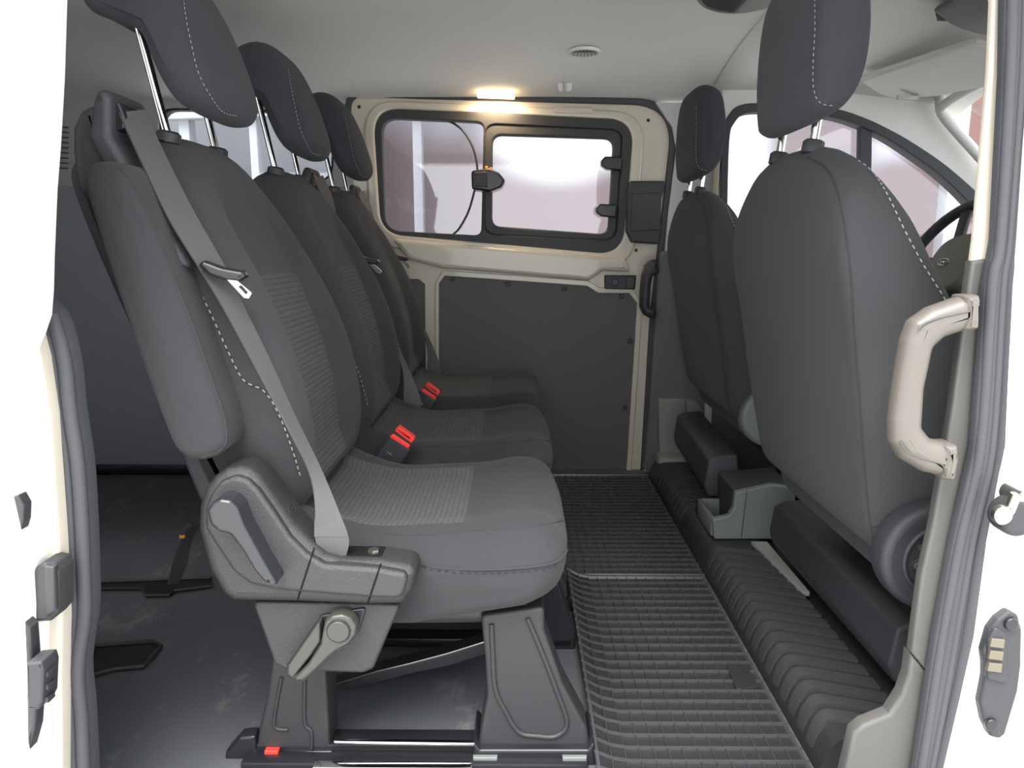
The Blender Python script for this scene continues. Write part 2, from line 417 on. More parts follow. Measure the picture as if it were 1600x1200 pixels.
# pressed frame round the window and ledge below it
ringo = [(567, 156), (1009, 176), (990, 420), (580, 385)]
link(plate([fillet(DX(ringo), .11, 10), fillet(DX(win_hole), .085, 10)], YF-.016, YF+.004, .008), 'pressed_frame', 'cream', door)
link(plate([fillet(DX([(612, 372), (935, 400), (975, 404), (985, 425), (940, 423), (920, 438), (693, 419), (640, 405)]), .012)], YF-.03, YF+.002, .014, res=4), 'window_ledge', 'cream', door)
link(plate([fillet(DX([(680, 443), (692, 422), (919, 438), (936, 449), (986, 450), (1004, 472), (986, 740), (978, 740), (995, 474), (983, 458), (934, 458), (917, 447), (695, 431), (686, 443), (686, 738), (680, 738)]), .004)], YF-.008, YF+.004, .003), 'panel_rim', 'cream', door)
hb = link(plate([fillet(DX([(684, 440), (694, 429), (917, 445), (934, 456), (984, 458), (996, 474), (979, 742), (684, 742)]), .012)], YF+.004, YF+.016, .002), 'door_card', 'hard', door)
hb['label'] = 'black hardboard door card with round fasteners'
link(plate([DX([(560, 434), (654, 436), (665, 444), (668, 742), (560, 742)])], YF+.006, YF+.016, .002), 'rear_door_card', 'hard', door)
for sx, sy in ((707, 436), (794, 444), (882, 451), (971, 463), (984, 533), (977, 637)):
    p = at(sx, sy, YF+.004); link(disc((p.x, p.y-.006, p.z), .009, .008, 20), 'fastener', 'plastD', door)
for sx, sy in ((561, 167), (1013, 188), (994, 391)):
    p = at(sx, sy, YF); link(disc((p.x, p.y-.001, p.z), .006, .003, 16), 'bolt_hole', 'blk', door)
# small pressed tabs in the frame
for a, b, c, d in ((865, 169, 925, 179), (850, 390, 880, 398), (892, 393, 912, 400)):
    link(plate([fillet(DX([(a, b), (c, b+1), (c, d), (a, d-1)]), .006)], YF-.019, YF-.006, .002), 'pressed_tab', 'cream', door)
lt = link(plate([fillet(DX([(944, 430), (993, 430), (991, 452), (944, 451)]), .004)], YF-.022, YF, .004), 'latch_box', 'plastD', door)
p = at(961, 441, YF-.022); link(disc((p.x, p.y-.004, p.z), .012, .01), 'latch_pin', 'blk', lt)
link(plate([fillet(DX([(977, 432), (990, 432), (989, 450), (977, 450)]), .003)], YF-.028, YF-.02, .002), 'latch_tongue', 'blk', lt)
rb = link(plate([fillet(DX([(982, 284), (1036, 284), (1034, 300), (1030, 312), (1030, 362), (1026, 382), (984, 379), (976, 362), (979, 300)]), .008)], YF-.04, YF, .008), 'runner_cover', 'plastD', door)
link(plate([DX([(985, 304), (1030, 302), (1027, 360), (982, 362)])], YF-.045, YF-.03, .003), 'cover_panel', 'plastD', rb)
# black seal round the door opening
so_ = fillet(DX([(539, 190), (542, 143), (1063, 156), (1044, 330), (1038, 430), (1034, 505), (1020, 742), (1000, 742), (1014, 505), (1024, 410), (1034, 330), (1052, 166), (549, 152), (549, 190)]), [.0, .05, .14, .3, .3, .3, 0, 0, .3, .3, .3, .13, .045, 0], 10)
struct(plate([so_], YF-.012, YF+.03, .004), 'trim_4', 'seal')
# sliding window
wn = struct(plate([fillet(DX([(582, 168), (992, 187), (973, 400), (595, 367)]), .087, 10), fillet(DX([(597, 185), (756, 192), (752, 368), (603, 360)]), [.05, .025, .025, .06], 8), fillet(DX([(758, 194), (973, 204), (962, 376), (757, 366)]), .04, 8)], YF-.012, YF+.03, .005), 'window_1', 'plastD')
fr = link(plate([fillet(DX([(755, 191), (974, 201), (963, 378), (755, 368)]), .05, 8), fillet(DX([(770, 212), (958, 218), (949, 366), (769, 353)]), .032, 8)], YF-.006, YF+.022, .009, res=4), 'sliding_frame', 'rubber', wn)
link(plate([DX([(590, 180), (757, 186), (757, 372), (590, 365)])], YF+.012, YF+.016, .0005), 'pane', 'glassR', wn)
link(plate([DX([(757, 190), (975, 200), (965, 380), (757, 368)])], YF+.020, YF+.024, .0005), 'pane', 'glass', wn)
def dpt(l, Y): return [at(a, b, Y) for a, b in l]
link(tube(catmull(dpt([(672, 186), (700, 189), (722, 203), (737, 226), (744, 250), (746, 275), (742, 295), (732, 330), (718, 356), (708, 366)], YF+.008), 5, False), .0035, 8), 'guide_rim', 'plastD', wn)
lc = link(plate([fillet(DX([(737, 268), (765, 264), (780, 271), (790, 283), (784, 294), (766, 301), (738, 297)]), .012)], YF-.035, YF+.006, .008), 'window_latch', 'blk', wn)
link(plate([DX([(742, 271), (762, 270), (762, 294), (743, 293)])], YF-.045, YF-.03, .004), 'latch_grip', 'plastD', lc)
for px, py in ((760, 262), (767, 264)):
    p = at(px, py, YF-.02); link(disc(p, .006, .008, 12), 'latch_screw', 'orange', lc)
for a, b in ((938, 246), (930, 319)):
    link(plate([fillet(DX([(a, b+6), (a+6, b), (a+32, b+1), (a+30, b+22), (a+8, b+20), (a, b+14)]), .006)], YF-.035, YF+.006, .006), 'catch', 'blk', wn)

# ---------------- far wall ahead of the door: B pillar trim and front side with door window
bp = [(1024, 160), (1146, 160), (1137, 188), (1132, 330), (1132, 700), (1300, 745), (1004, 745), (1018, 690), (1030, 505), (1036, 420), (1044, 330), (1057, 234), (1050, 198)]
struct(plate([XZ(bp, 2.56)], 2.56, 2.60, .003), 'wall_far_pillar', 'headD')
# grey lower part of the pillar, standing out towards the seats
struct(plate([fillet(XZ([(1032, 392), (1100, 392), (1150, 735), (1006, 735), (1015, 640), (1024, 505), (1030, 420)], 2.53), .01)], 2.53, 2.57, .006), 'trim_5', 'trimD')
Y3 = 2.50
out3 = XZ([(1128, 100), (1600, 60), (1600, 1200), (1128, 760)], Y3)
w3o = [(1124, 478), (1125, 335), (1129, 215), (1140, 178), (1165, 162), (1225, 163), (1302, 169), (1352, 184), (1400, 207), (1440, 231), (1476, 256), (1515, 289), (1552, 326), (1575, 356), (1590, 478)]
w3i = [(1136, 466), (1137, 330), (1140, 222), (1148, 192), (1170, 176), (1226, 176), (1298, 183), (1345, 197), (1388, 218), (1428, 244), (1464, 270), (1500, 302), (1536, 341), (1552, 366), (1562, 466)]
sm = lambda l, Y: [tuple(p) for p in catmull(XZ(l[1:-1], Y), 5, False)]+XZ([l[-1], l[0]], Y)
hole3 = sm([(a, b+4) if k > 1 else (a+5, b) for k, (a, b) in enumerate(w3o)], Y3)
out3 = [(.645, 1.30), (1.40, 1.26)] + XZ([(1468, 165), (1474, 185), (1548, 268), (1640, 372)], Y3) + [(2.25, .62), (2.25, -.03), (.645, -.03)]
struct(plate([out3, hole3[::-1]], Y3, Y3+.06, .006), 'wall_far_front', 'head')
w3 = struct(plate([sm(w3o, Y3-.006), sm(w3i, Y3-.006)], Y3-.006, Y3+.05, .004), 'window_3', 'seal')
link(plate([XZ([(1345, 185), (1364, 192), (1360, 470), (1340, 470)], Y3)], Y3+.004, Y3+.03, .003), 'window_divider', 'seal', w3)
link(plate([XZ([(1130, 172), (1300, 172), (1390, 208), (1470, 262), (1545, 330), (1560, 470), (1130, 470)], Y3+.01)], Y3+.036, Y3+.04, .0005), 'pane', 'glass', w3)

struct(plate([fillet([(.66, 0), (2.2, 0), (2.2, .55), (1.6, .66), (.66, .68)], .03)], Y3-.03, Y3, .008), 'trim_23', 'trimD')
# ---------------- windscreen, its header and the A pillar
struct(tube(catmull([at(1470, 150, 2.46), at(1470, 168, 2.46), at(1482, 190, 2.46), at(1548, 264, 2.46), at(1640, 366, 2.46)], 6, False), .016, 12), 'trim_6', 'head')
struct(tube(catmull([at(1468, 172, 2.46), at(1484, 157, 2.40), at(1545, 124, 2.25), (1.42, 2.0, 1.30), (1.44, 1.66, 1.325), (1.42, 1.2, 1.30), (1.40, .85, 1.2)], 6, False), .014, 12), 'trim_7', 'head')
ws = bmesh.new(); va = [ws.verts.new(p) for p in ((1.38, 2.42, 1.20), (2.2, 2.42, .72), (2.2, .8, .72), (1.38, .8, 1.20))]; ws.faces.new(va)
r_ = bmesh.ops.extrude_face_region(ws, geom=ws.faces[:]); [v.co.__iadd__(Vector((.003, 0, .005))) for v in r_['geom'] if isinstance(v, bmesh.types.BMVert)]
struct(from_bm(ws), 'window_4', 'glass')

# ---------------- near side: body beyond the doorway (outside the picture, closes the cabin)
nq = [(-1.80, -.03), (-.62, -.03), (-.62, 1.36), (-1.80, 1.36)]
struct(plate([nq, fillet([(-1.5, .85), (-.8, .85), (-.8, 1.2), (-1.5, 1.2)], .05)[::-1]], .80, .86, .004), 'wall_near_rear', 'darkwall')
nf = [(.80, -.03), (2.25, -.03), (2.25, .72), (1.5, 1.22), (.80, 1.36)]
struct(plate([nf, fillet([(.9, .75), (1.9, .75), (1.45, 1.15), (.9, 1.2)], .05)[::-1]], .80, .86, .004), 'wall_near_front', 'headD')
struct(box(-.9, .9, .70, .84, 1.24, 1.40, .02), 'trim_8', 'white')

# ================================================================== near door frame, right (B pillar)
struct(pp([(1540, -60), (1552, 0), (1547, 112), (1524, 375), (1519, 412), (1549, 408), (1556, 375), (1566, 200), (1570, 0), (1575, -60)], .885, .897, .004), 'trim_9', 'cream')
struct(pp([(1519, 408), (1560, 402), (1540, 700), (1499, 1000), (1470, 1075), (1424, 1020), (1440, 900), (1458, 820), (1488, 640), (1510, 470)], .88, .896, .004), 'trim_10', 'trim')
struct(pp([(1424, 1021), (1470, 1076), (1485, 1090), (1450, 1290), (1300, 1290), (1326, 1181), (1334, 1146), (1350, 1133), (1390, 1117), (1409, 1087), (1420, 1055)], .882, .905, .005), 'trim_11', 'trim')
# rubber seal: a broad lip with two ribs
seal_r = [(1574, -60), (1571, 112), (1557, 375), (1543, 450), (1524, 700), (1491, 850), (1463, 1000), (1448, 1100), (1430, 1220), (1418, 1290)]
seal_r2 = [(1640, -60), (1632, 112), (1606, 375), (1600, 450), (1586, 700), (1556, 850), (1534, 1000), (1512, 1100), (1482, 1220), (1468, 1290)]
struct(plate([XZ(seal_r, .86)+XZ(seal_r2, .86)[::-1]], .86, .879, .006), 'trim_12', 'seal')
def lerp2(A, B, t): return [(a[0]+(b[0]-a[0])*t, a[1]+(b[1]-a[1])*t) for a, b in zip(A, B)]
struct(join(*[tube(catmull([at(a, b, .862) for a, b in lerp2(seal_r, seal_r2, t)], 5, False), r, 10) for t, r in ((.12, .006), (.42, .005), (.72, .011))]), 'trim_13', 'seal')
# white body flange
struct(plate([XZ([(1625, -60), (1618, 112), (1597, 375), (1590, 450), (1577, 700), (1547, 850), (1526, 1000), (1504, 1100), (1476, 1220), (1462, 1290), (2100, 1290), (2100, -60)], .845)], .845, .875, .008), 'trim_14', 'white')

# grab handles
def handle(name, outer, Y, th, bev, m, label, loc_px, insert=None):
    t = thing(name, label, 'handle', at(*loc_px, Y+th))
    link(plate([fillet(XZ(outer, Y), .012)], Y, Y+th, bev, 5), 'grip', m, t)
    return t
h1 = handle('grab_handle', [(1537, 464), (1508, 466), (1462, 482), (1432, 503), (1420, 535), (1410, 590), (1400, 660), (1400, 695), (1416, 722), (1450, 742), (1493, 751), (1500, 722), (1498, 699), (1462, 690), (1448, 672), (1452, 610), (1466, 545), (1484, 529), (1534, 512)],
            .845, .036, .016, 'handle', 'warm grey grab handle on the near door pillar beside the front seat', (1500, 740))
for a, b, c, d in ((1518, 465, 1514, 520), (1470, 748, 1480, 698)):
    pass
link(pp([(1514, 462), (1538, 461), (1535, 516), (1511, 519)], .842, .886, .012, r=.004), 'end_cap', 'handle', h1)
link(pp([(1476, 752), (1496, 755), (1503, 722), (1501, 697), (1480, 698), (1481, 722)], .842, .886, .010, r=.004), 'end_cap', 'handle', h1)
link(tube(catmull([at(a, b, .845) for a, b in [(1512, 487), (1470, 496), (1445, 505), (1434, 515)]], 5, False), .0012, 6), 'joint_line', 'trim', h1)
link(tube(catmull([at(a, b, .845) for a, b in [(1406, 690), (1418, 706), (1440, 716), (1468, 724), (1476, 732), (1478, 745)]], 5, False), .0012, 6), 'joint_line', 'trim', h1)
h2 = handle('grab_handle', [(1030, 405), (1020, 407), (1011, 416), (1006, 432), (1003, 460), (1003, 482), (1008, 493), (1020, 500), (1026, 498), (1026, 484), (1019, 480), (1016, 478), (1018, 445), (1021, 431), (1031, 428)],
            2.46, .07, .014, 'plastD', 'black grab handle on the far pillar right of the sliding door', (1025, 495))

# ---------------- fittings on the white body, right edge
st = thing('door_striker', 'silver and black striker bolt at the right edge of the white body', 'latch', at(1585, 800, .84))
p = at(1586, 772, .83); link(tube([p+Vector((0, .012, 0)), p+Vector((0, -.02, 0))], .011, 16), 'upper_pin', 'steel', st)
p = at(1584, 806, .82); link(disc((p.x, p.y-.012, p.z), .022, .03, 28, bev=.006), 'lower_pin', 'plastD', st)
link(tube([at(1588, 772, .81), at(1572, 812, .815)], .006, 12), 'striker_bar', 'steel', st)
p = at(1568, 806, .805); link(disc((p.x, p.y-.002, p.z), .011, .012, 20, bev=.003), 'bolt', 'steel', st)
ct = thing('contact_plate', 'black elongated contact plate with three metal pads on the white body', 'plate', at(1560, 1150, .84))
link(pp([(1578, 955), (1592, 962), (1598, 985), (1597, 1040), (1592, 1080), (1572, 1148), (1563, 1156), (1548, 1152), (1538, 1130), (1532, 1100), (1540, 1060), (1540, 1040), (1537, 1020), (1547, 985), (1560, 968)], .832, .846, .004, r=.006), 'plate', 'plastD', ct)
link(pp([(1556, 980), (1572, 990), (1575, 1070), (1543, 1062), (1545, 1000)], .828, .836, .002, r=.004), 'housing', 'plastD', ct)
for k in range(3):
    y = 998+19*k; link(pp([(1550-k*2, y), (1571-k*2, y+2), (1569-k*2, y+16), (1547-k*2, y+13)], .825, .830, .001), 'contact_pad', 'gold', ct)
for a, b in ((1580, 975), (1549, 1132)):
    p = at(a, b, .830); link(disc((p.x, p.y-.003, p.z), .008, .006, 18), 'screw', 'blk', ct); 

# ================================================================== near door frame, left (C pillar)
struct(pp([(-600, -80), (73, -80), (71, 0), (68, 112), (62, 225), (57, 292), (53, 400), (52, 455), (49, 497), (39, 527), (30, 550), (28, 600), (30, 660), (36, 740), (42, 850), (48, 950), (45, 1290), (-600, 1290)], .78, .82, .006), 'trim_15', 'white')
struct(pp([(-200, 500), (47, 500), (62, 560), (75, 650), (82, 740), (90, 850), (96, 970), (94, 1050), (95, 1290), (-200, 1290)], .815, .85, .006), 'trim_16', 'cream')
sl = [(44, 430), (48, 497), (54, 560), (64, 650), (73, 720), (80, 800), (84, 880), (90, 975), (84, 1060), (86, 1130), (88, 1290)]
sr = [(44, 452), (86, 490), (108, 560), (117, 640), (129, 719), (135, 800), (139, 900), (139, 960), (128, 1045), (135, 1130), (142, 1290)]
struct(plate([catmull(XZ(sl, .84), 4, False)+catmull(XZ(sr, .84), 4, False)[::-1]], .84, .87, .006), 'trim_17', 'seal')
struct(join(*[tube(catmull([at(a, b, .842) for a, b in lerp2(sl, sr, t)][(1 if t > .4 else 0):], 5, False), r, 10) for t, r in ((.2, .009), (.55, .006), (.86, .008))]), 'trim_18', 'seal')
# pressed marks in the cream flange
struct(pp([(34, 590), (52, 592), (52, 600), (34, 598)], .811, .818, .002), 'trim_19', 'cream')
bb = thing('door_buffer', 'black rubber door buffer block on the left flange', 'buffer', at(66, 973, .815))
link(pp([(47, 893), (66, 879), (84, 882), (90, 895), (90, 958), (78, 972), (48, 974)], .79, .825, .005, r=.004), 'block', 'rubber', bb)
link(pp([(68, 884), (84, 886), (86, 955), (70, 966)], .785, .795, .003), 'raised_face', 'rubber', bb)
tag(link(pp([(20, 776), (28, 774), (37, 790), (36, 815), (32, 829)], .77, .785, .002), 'guide_wedge', 'plastD'), 'small black wedge on the white bodywork, left edge', 'wedge')
br = thing('contact_bracket', 'black bracket with ribbed connector block low on the left bodywork', 'bracket', at(48, 1173, .78))
link(pp([(37, 973), (46, 982), (50, 1034), (56, 1110), (54, 1140), (45, 1173), (42, 1160), (40, 1040)], .765, .783, .003), 'back_plate', 'plastD', br)
link(pp([(40, 1037), (64, 1035), (68, 1048), (66, 1098), (60, 1110), (42, 1108)], .745, .775, .003, r=.002), 'connector', 'plastD', br)
for k in range(3):
    y = 1050+20*k; link(pp([(65, y), (74, y+1), (75, y+9), (65, y+10)], .75, .765, .002), 'contact_rib', 'plastD', br)

# ================================================================== REAR SEATS
BK_PROFILE = [(-.335, .392), (-.310, .415), (-.300, .46), (-.302, .52), (-.312, .58), (-.328, .64), (-.352, .71), (-.380, .775), (-.418, .85), (-.455, .905), (-.492, .937), (-.53, .945), (-.562, .928), (-.572, .89), (-.553, .81), (-.505, .67), (-.455, .52), (-.42, .43), (-.385, .395)]
def back_fn(cy):
    def f(x, y, z, v):
        av = abs(v); xb = -.415-(z-.43)*.34
        wf = sstep(.02, .09, x-xb)
        x -= .030*wf*(1-sstep(.42, .72, av))*sstep(.40, .47, z)*(1-sstep(.80, .92, z))
        x -= .012*wf*sstep(.80, 1, av)
        z -= .085*av**3.0*sstep(.60, .93, z)
        y = cy+(y-cy)*(1-.06*sstep(.70, .95, z)-.05*sstep(.55, .40, z) if z < .6 else 1-.10*sstep(.78, .95, z))
        return (x, y, z)
    return f
CU_PROFILE = [(-.385, .345), (-.375, .380), (-.34, .388), (-.29, .372), (-.22, .362), (-.14, .364), (-.06, .368), (0, .378), (.045, .374), (.072, .352), (.080, .32), (.070, .285), (.035, .268), (-.03, .258), (-.10, .246), (-.17, .236), (-.23, .245), (-.31, .275), (-.37, .305)]
def cush_fn(x, y, z, v):
    av = abs(v); up = sstep(.33, .37, z)
    z += .010*up*sstep(.45, .70, av)*(1-sstep(.80, 1, av))
    z += .020*up*sstep(.5, .8, av)*(1-sstep(-.36, -.20, x))
    z -= .022*up*sstep(.72, 1.0, av)
    x -= .030*sstep(-.05, .08, x)*av**4
    z += .018*(1-up)*sstep(.8, 1, av)*sstep(.0, .08, x)
    return (x, y, z)
HR_PROFILE = [(-.455, .970), (-.432, .976), (-.422, 1.005), (-.436, 1.06), (-.458, 1.12), (-.486, 1.172), (-.52, 1.197), (-.555, 1.198), (-.592, 1.175), (-.602, 1.14), (-.588, 1.105), (-.550, 1.090), (-.523, 1.075), (-.508, 1.035), (-.494, 1.0), (-.476, .975)]
def hr_fn(cy):
    def f(x, y, z, v):
        av = abs(v)
        z -= .035*av**4*sstep(1.05, 1.2, z); z += .018*av**3*sstep(1.05, .96, z)
        x -= .022*av**2.5*sstep(-.52, -.42, x)
        y = cy+(y-cy)*(1-.12*sstep(1.08, 1.2, z)-.06*sstep(1.05, .96, z))
        return (x, y, z)
    return f

GROUP_R = 'grey cloth seats of the second row'
seat = thing('rear_seat', 'nearest grey cloth rear seat with plastic side cover and recline lever', 'car seat', (-.13, 1.22, 0), GROUP_R)
def build_core(seat, near):
    bk = soft(BK_PROFILE, 1.015, 1.445, .03, 22, back_fn(1.23), bulge=.004)
    tr = bvh(bk)
    pn = split(bk, lambda c: abs(c.y-1.222) < .107 and c.z < .735 and (c.x > -.415-(c.z-.43)*.34+.045) and c.z > .42)
    b = link(bk, 'backrest', 'fab', seat)
    q = link(pn, 'centre_panel', 'panel', b); q['label'] = 'lighter grey embossed insert of the backrest'
    # stitched seam on the near flank and piping on the far bolster
    s = stitches(tr, [(262, 330), (285, 395), (305, 440), (330, 490), (355, 545), (378, 590), (395, 602), (412, 610), (432, 640), (452, 690), (468, 742)], r=.0010)
    if s: link(s, 'stitching', 'stitch', b)
    s = seam(tr, [(262, 330), (285, 395), (305, 440), (330, 490), (355, 545), (378, 590), (395, 602), (412, 610), (432, 640), (452, 690), (468, 742)], .0012)
    if s: link(s, 'flank_seam', 'seam', b)
    cu = soft(CU_PROFILE, 1.0, 1.44, .028, 22, cush_fn, bulge=.008)
    tc = bvh(cu)
    pn = split(cu, lambda c: abs(c.y-1.21) < .142 and c.z > .335 and -.33 < c.x < -.078)
    c = link(cu, 'cushion', 'fabL', seat)
    q = link(pn, 'centre_panel', 'panelC', c); q['label'] = 'lighter grey embossed insert of the cushion'
    edge = [(632, 868), (655, 880), (690, 888), (760, 890), (830, 886), (868, 878), (884, 862), (890, 845), (888, 820), (880, 780), (868, 735), (858, 712)]
    s = seam(tc, edge, .0022)
    if s: link(s, 'piping', 'fabL', c)
    s = stitches(tc, [(a, b_+4) for a, b_ in edge[:6]], r=.0007)
    if s: link(s, 'stitching', 'seam', c)
    for l in ([(735, 733), (790, 726), (850, 712)], [(722, 830), (790, 826), (850, 820), (884, 812)], [(600, 834), (660, 836), (722, 830)]):
        s = seam(tc, l, .0010)
        if s: link(s, 'cushion_seam', 'seam', c)
    hr = soft(HR_PROFILE, 1.08, 1.34, .03, 16, hr_fn(1.21), bulge=.006)
    th_ = bvh(hr)
    h = link(hr, 'headrest', 'fabD', seat)
    s = stitches(th_, [(284, -20), (288, 20), (298, 70), (308, 110), (322, 140), (345, 172), (368, 180)], L=.004, gap=.004, r=.0006)
    if s: link(s, 'stitching', 'stitch', h)
    for y in (1.135, 1.315):
        link(tube([(-.553, y, 1.13), (-.540, y, 1.09), (-.508, y, .925)], .0062, 14), 'post', 'chrome', h)
        link(tube([(-.511, y, .932), (-.5085, y, .944), (-.508, y, .947)], [.018, .017, .012], 18), 'post_collar', 'plastD', b)
    # moulded rear shell
    sh = link(soft([(-.40, .40), (-.43, .43), (-.47, .55), (-.52, .69), (-.567, .82), (-.585, .89), (-.600, .87), (-.575, .78), (-.53, .65), (-.485, .5), (-.45, .40), (-.42, .385)], 1.03, 1.43, .006, 6, bulge=0), 'rear_shell', 'plastD', seat)
    return b, c, h
b1, c1, hr1 = build_core(seat, True)
# frame, legs (common to all)
leg_px = [(751, 962), (851, 948), (851, 985), (880, 1069), (918, 1140), (923, 1181), (746, 1181), (748, 1160), (761, 1087), (758, 1031)]
def legs(seat):
    L = link(pp(leg_px, 1.04, 1.10, .006, r=.01), 'front_leg', 'legm', seat)
    link(tube(catmull([at(a, b, 1.039) for a, b in [(768, 975), (770, 1020), (774, 1076), (790, 1112), (811, 1144), (840, 1150), (869, 1150), (886, 1130), (870, 1080), (845, 1015), (824, 966)]], 6, False), .004, 8), 'moulded_rib', 'legm', L)
    link(pp([(740, 1160), (750, 1172), (918, 1172), (928, 1160), (932, 1198), (736, 1200)], 1.025, 1.115, .004, r=.003), 'foot_clamp', 'blk', L)
    for a in (765, 905): link(pp([(a-26, 1184), (a+12, 1184), (a+12, 1196), (a-26, 1196)], 1.018, 1.03, .002), 'clamp_end', 'greyD', L)
    tcu = bpy.data.curves.new('t', 'FONT'); tcu.body = 'quickfix'; tcu.size = .0062; tcu.extrude = .0002
    tob = bpy.data.objects.new('t', tcu); tm = bpy.data.meshes.new_from_object(tob); bpy.data.objects.remove(tob)
    pt = at(825, 1192, 1.0235); tm.transform(Matrix.Translation(pt) @ Matrix.Rotation(pi/2, 4, 'X')); link(tm, 'clamp_lettering', 'stitch', L)
    link(plate([[(pt.x-.0055, pt.z), (pt.x-.0035, pt.z+.0022), (pt.x-.0045, pt.z+.0024), (pt.x-.0028, pt.z+.0050), (pt.x-.0065, pt.z+.0026), (pt.x-.0052, pt.z+.0024)]], 1.0230, 1.0236, .0001), 'clamp_arrow', 'stitch', L)
    K = link(pp([(424, 1030), (508, 1030), (512, 1100), (516, 1172), (399, 1176), (404, 1140), (416, 1090)], 1.04, 1.10, .006, r=.008), 'rear_leg', 'legm', seat)
    link(tube(catmull([at(a, b, 1.039) for a, b in [(440, 1058), (432, 1100), (428, 1130), (434, 1139), (450, 1140)]], 5, False), .003, 8), 'moulded_rib', 'legm', K)
    link(tube(catmull([at(a, b, 1.039) for a, b in [(476, 1060), (476, 1128), (486, 1142), (487, 1170)]], 5, False), .003, 8), 'moulded_rib', 'legm', K)
    # opposite pair of legs
    for (x0, x1, x2, x3) in ((-.05, .045, .06, .115), (-.33, -.27, -.36, -.26)):
        link(plate([fillet([(x0, .25), (x1, .25), (x3, .03), (x3, .0), (x2-.08 if x2 > 0 else x2, .0), (x0-.01, .12)], .006)], 1.36, 1.40, .004), 'inner_leg', 'blk', seat)
    # sub-frame rails
    for y in (1.06, 1.38):
        link(box(-.42, .108, y-.02, y+.02, .004, .022, .003), 'floor_rail', 'blk', seat)
    link(bar((-.34, 1.07, .23), (.03, 1.07, .235), .03, .03), 'seat_rail', 'blk', seat)
    link(bar((-.34, 1.37, .23), (.03, 1.37, .235), .03, .03), 'seat_rail', 'blk', seat)
    link(pp([(500, 1078), (590, 1050), (640, 1038), (700, 1022), (770, 1000), (770, 1020), (700, 1042), (640, 1054), (590, 1068), (500, 1092)], 1.22, 1.26, .003), 'cross_strut', 'plastD', seat)
    link(tube([at(500, 1077, 1.218), at(590, 1049, 1.218), at(640, 1037, 1.218), at(700, 1021, 1.218), at(770, 999, 1.218)], .0018, 6), 'strut_edge', 'steel', seat)
legs(seat)
# buckle on the far flank
def buckle(seat, pre=(0, 0)):
    bo = link(pp([(578, 727), (609, 681), (641, 703), (624, 731)], 1.456, 1.476, .003, r=.003), 'buckle', 'buckle', seat)
    link(pp([(608, 683), (614, 678), (641, 696), (638, 702)], 1.453, 1.478, .002), 'release_button', 'red', bo)
    link(pp([(613, 678), (618, 673), (644, 690), (641, 696)], 1.456, 1.476, .001), 'buckle_neck', 'buckle', bo)
    link(plate([fillet(XZ([(616, 673), (622, 667), (648, 686), (643, 693)], 1.453), .002), XZ([(624, 671), (641, 684), (639, 687), (622, 674)], 1.453)], 1.453, 1.478, .0015), 'red_surround', 'red', bo)
    c = at(609, 709, 1.4555)
    link(tube([c+Vector((.0085*cos(t*pi/10)*.85+.0035*sin(t*pi/10)*.5, 0, -.0085*cos(t*pi/10)*.5+.0040*sin(t*pi/10)*.85)) for t in range(20)], .0005, 5, closed=True), 'oval_badge', 'steel', bo)
    link(bar(c+Vector((-.005, -.0008, .003)), c+Vector((.005, -.0008, -.003)), .0006, .0016), 'badge_script', 'steel', bo)
    link(tube([at(588, 722, 1.466), at(578, 738, 1.466), (-.30, 1.466, .26)], .008, 8), 'buckle_stalk', 'plastD', bo)
buckle(seat)

# copies: middle and far seat (before the near-only parts are added)
mid = copy_tree(seat); mid.location = (-.13, 1.22+.492, 0); mid['label'] = 'middle grey cloth rear seat between the nearest and the farthest one'
far = copy_tree(seat); far.location = (-.13, 1.22+1.0, 0); far['label'] = 'farthest grey cloth rear seat beside the cream sliding door'
for ch in list(far.children):
    if ch.name.startswith('buckle'):
        for g in list(ch.children): bpy.data.objects.remove(g)
        bpy.data.objects.remove(ch)

# near seat: outer bolster pad
pad_px = [(133, 285), (138, 262), (155, 252), (185, 254), (206, 268), (225, 310), (262, 400), (300, 500), (335, 600), (352, 650), (358, 690), (345, 708), (322, 718), (298, 716), (276, 700), (258, 660), (225, 570), (180, 440), (148, 340)]
pad = soft(XZ(pad_px, .955), .945, 1.035, .016, 8, bulge=.005)
tp = bvh(pad); pd = link(pad, 'side_bolster', 'fabL', seat)
s = seam(tp, [(186, 262), (205, 285), (235, 345), (262, 410), (300, 505), (335, 605), (350, 650), (354, 688), (340, 706), (315, 714)], .0014)
if s: link(s, 'piping', 'seam', pd)
# cover
def Zm(l): return [(300+a/3, 680+b/3) for a, b in l]
cov = Zm([(18, 450), (22, 340), (50, 255), (95, 200), (150, 163), (210, 152), (265, 165), (310, 205), (385, 310), (470, 430), (560, 520), (620, 575), (690, 597), (880, 600), (1020, 622), (1048, 650), (1030, 740), (985, 805), (800, 808), (490, 795), (190, 790), (140, 760), (70, 640)])
cme = pp(cov, .935, 1.005, .016, r=.012, res=5)
fme_ = None
inner = Zm([(60, 440), (60, 340), (85, 280), (130, 220), (200, 190), (260, 210), (310, 260), (380, 360), (460, 480), (540, 560), (620, 610), (860, 625), (1000, 650), (1010, 680), (985, 770), (830, 765), (400, 730), (270, 700), (190, 640), (110, 520)])
fme_ = pp(inner, .927, .95, .006, r=.015, res=4)
tcov = bvh(join(cme, fme_))
rc = link(cme, 'recliner_cover', 'plast', seat)
link(fme_, 'raised_face', 'plast', rc)
for a, b in (((573, 528), (487, 795)), ((885, 603), (818, 806))):
    q = seam(tcov, Zm([a, ((a[0]*.65+b[0]*.35), a[1]*.65+b[1]*.35), ((a[0]*.35+b[0]*.65), a[1]*.35+b[1]*.65), b]), .0013)
    if q: link(q, 'joint_line', 'deep', rc)
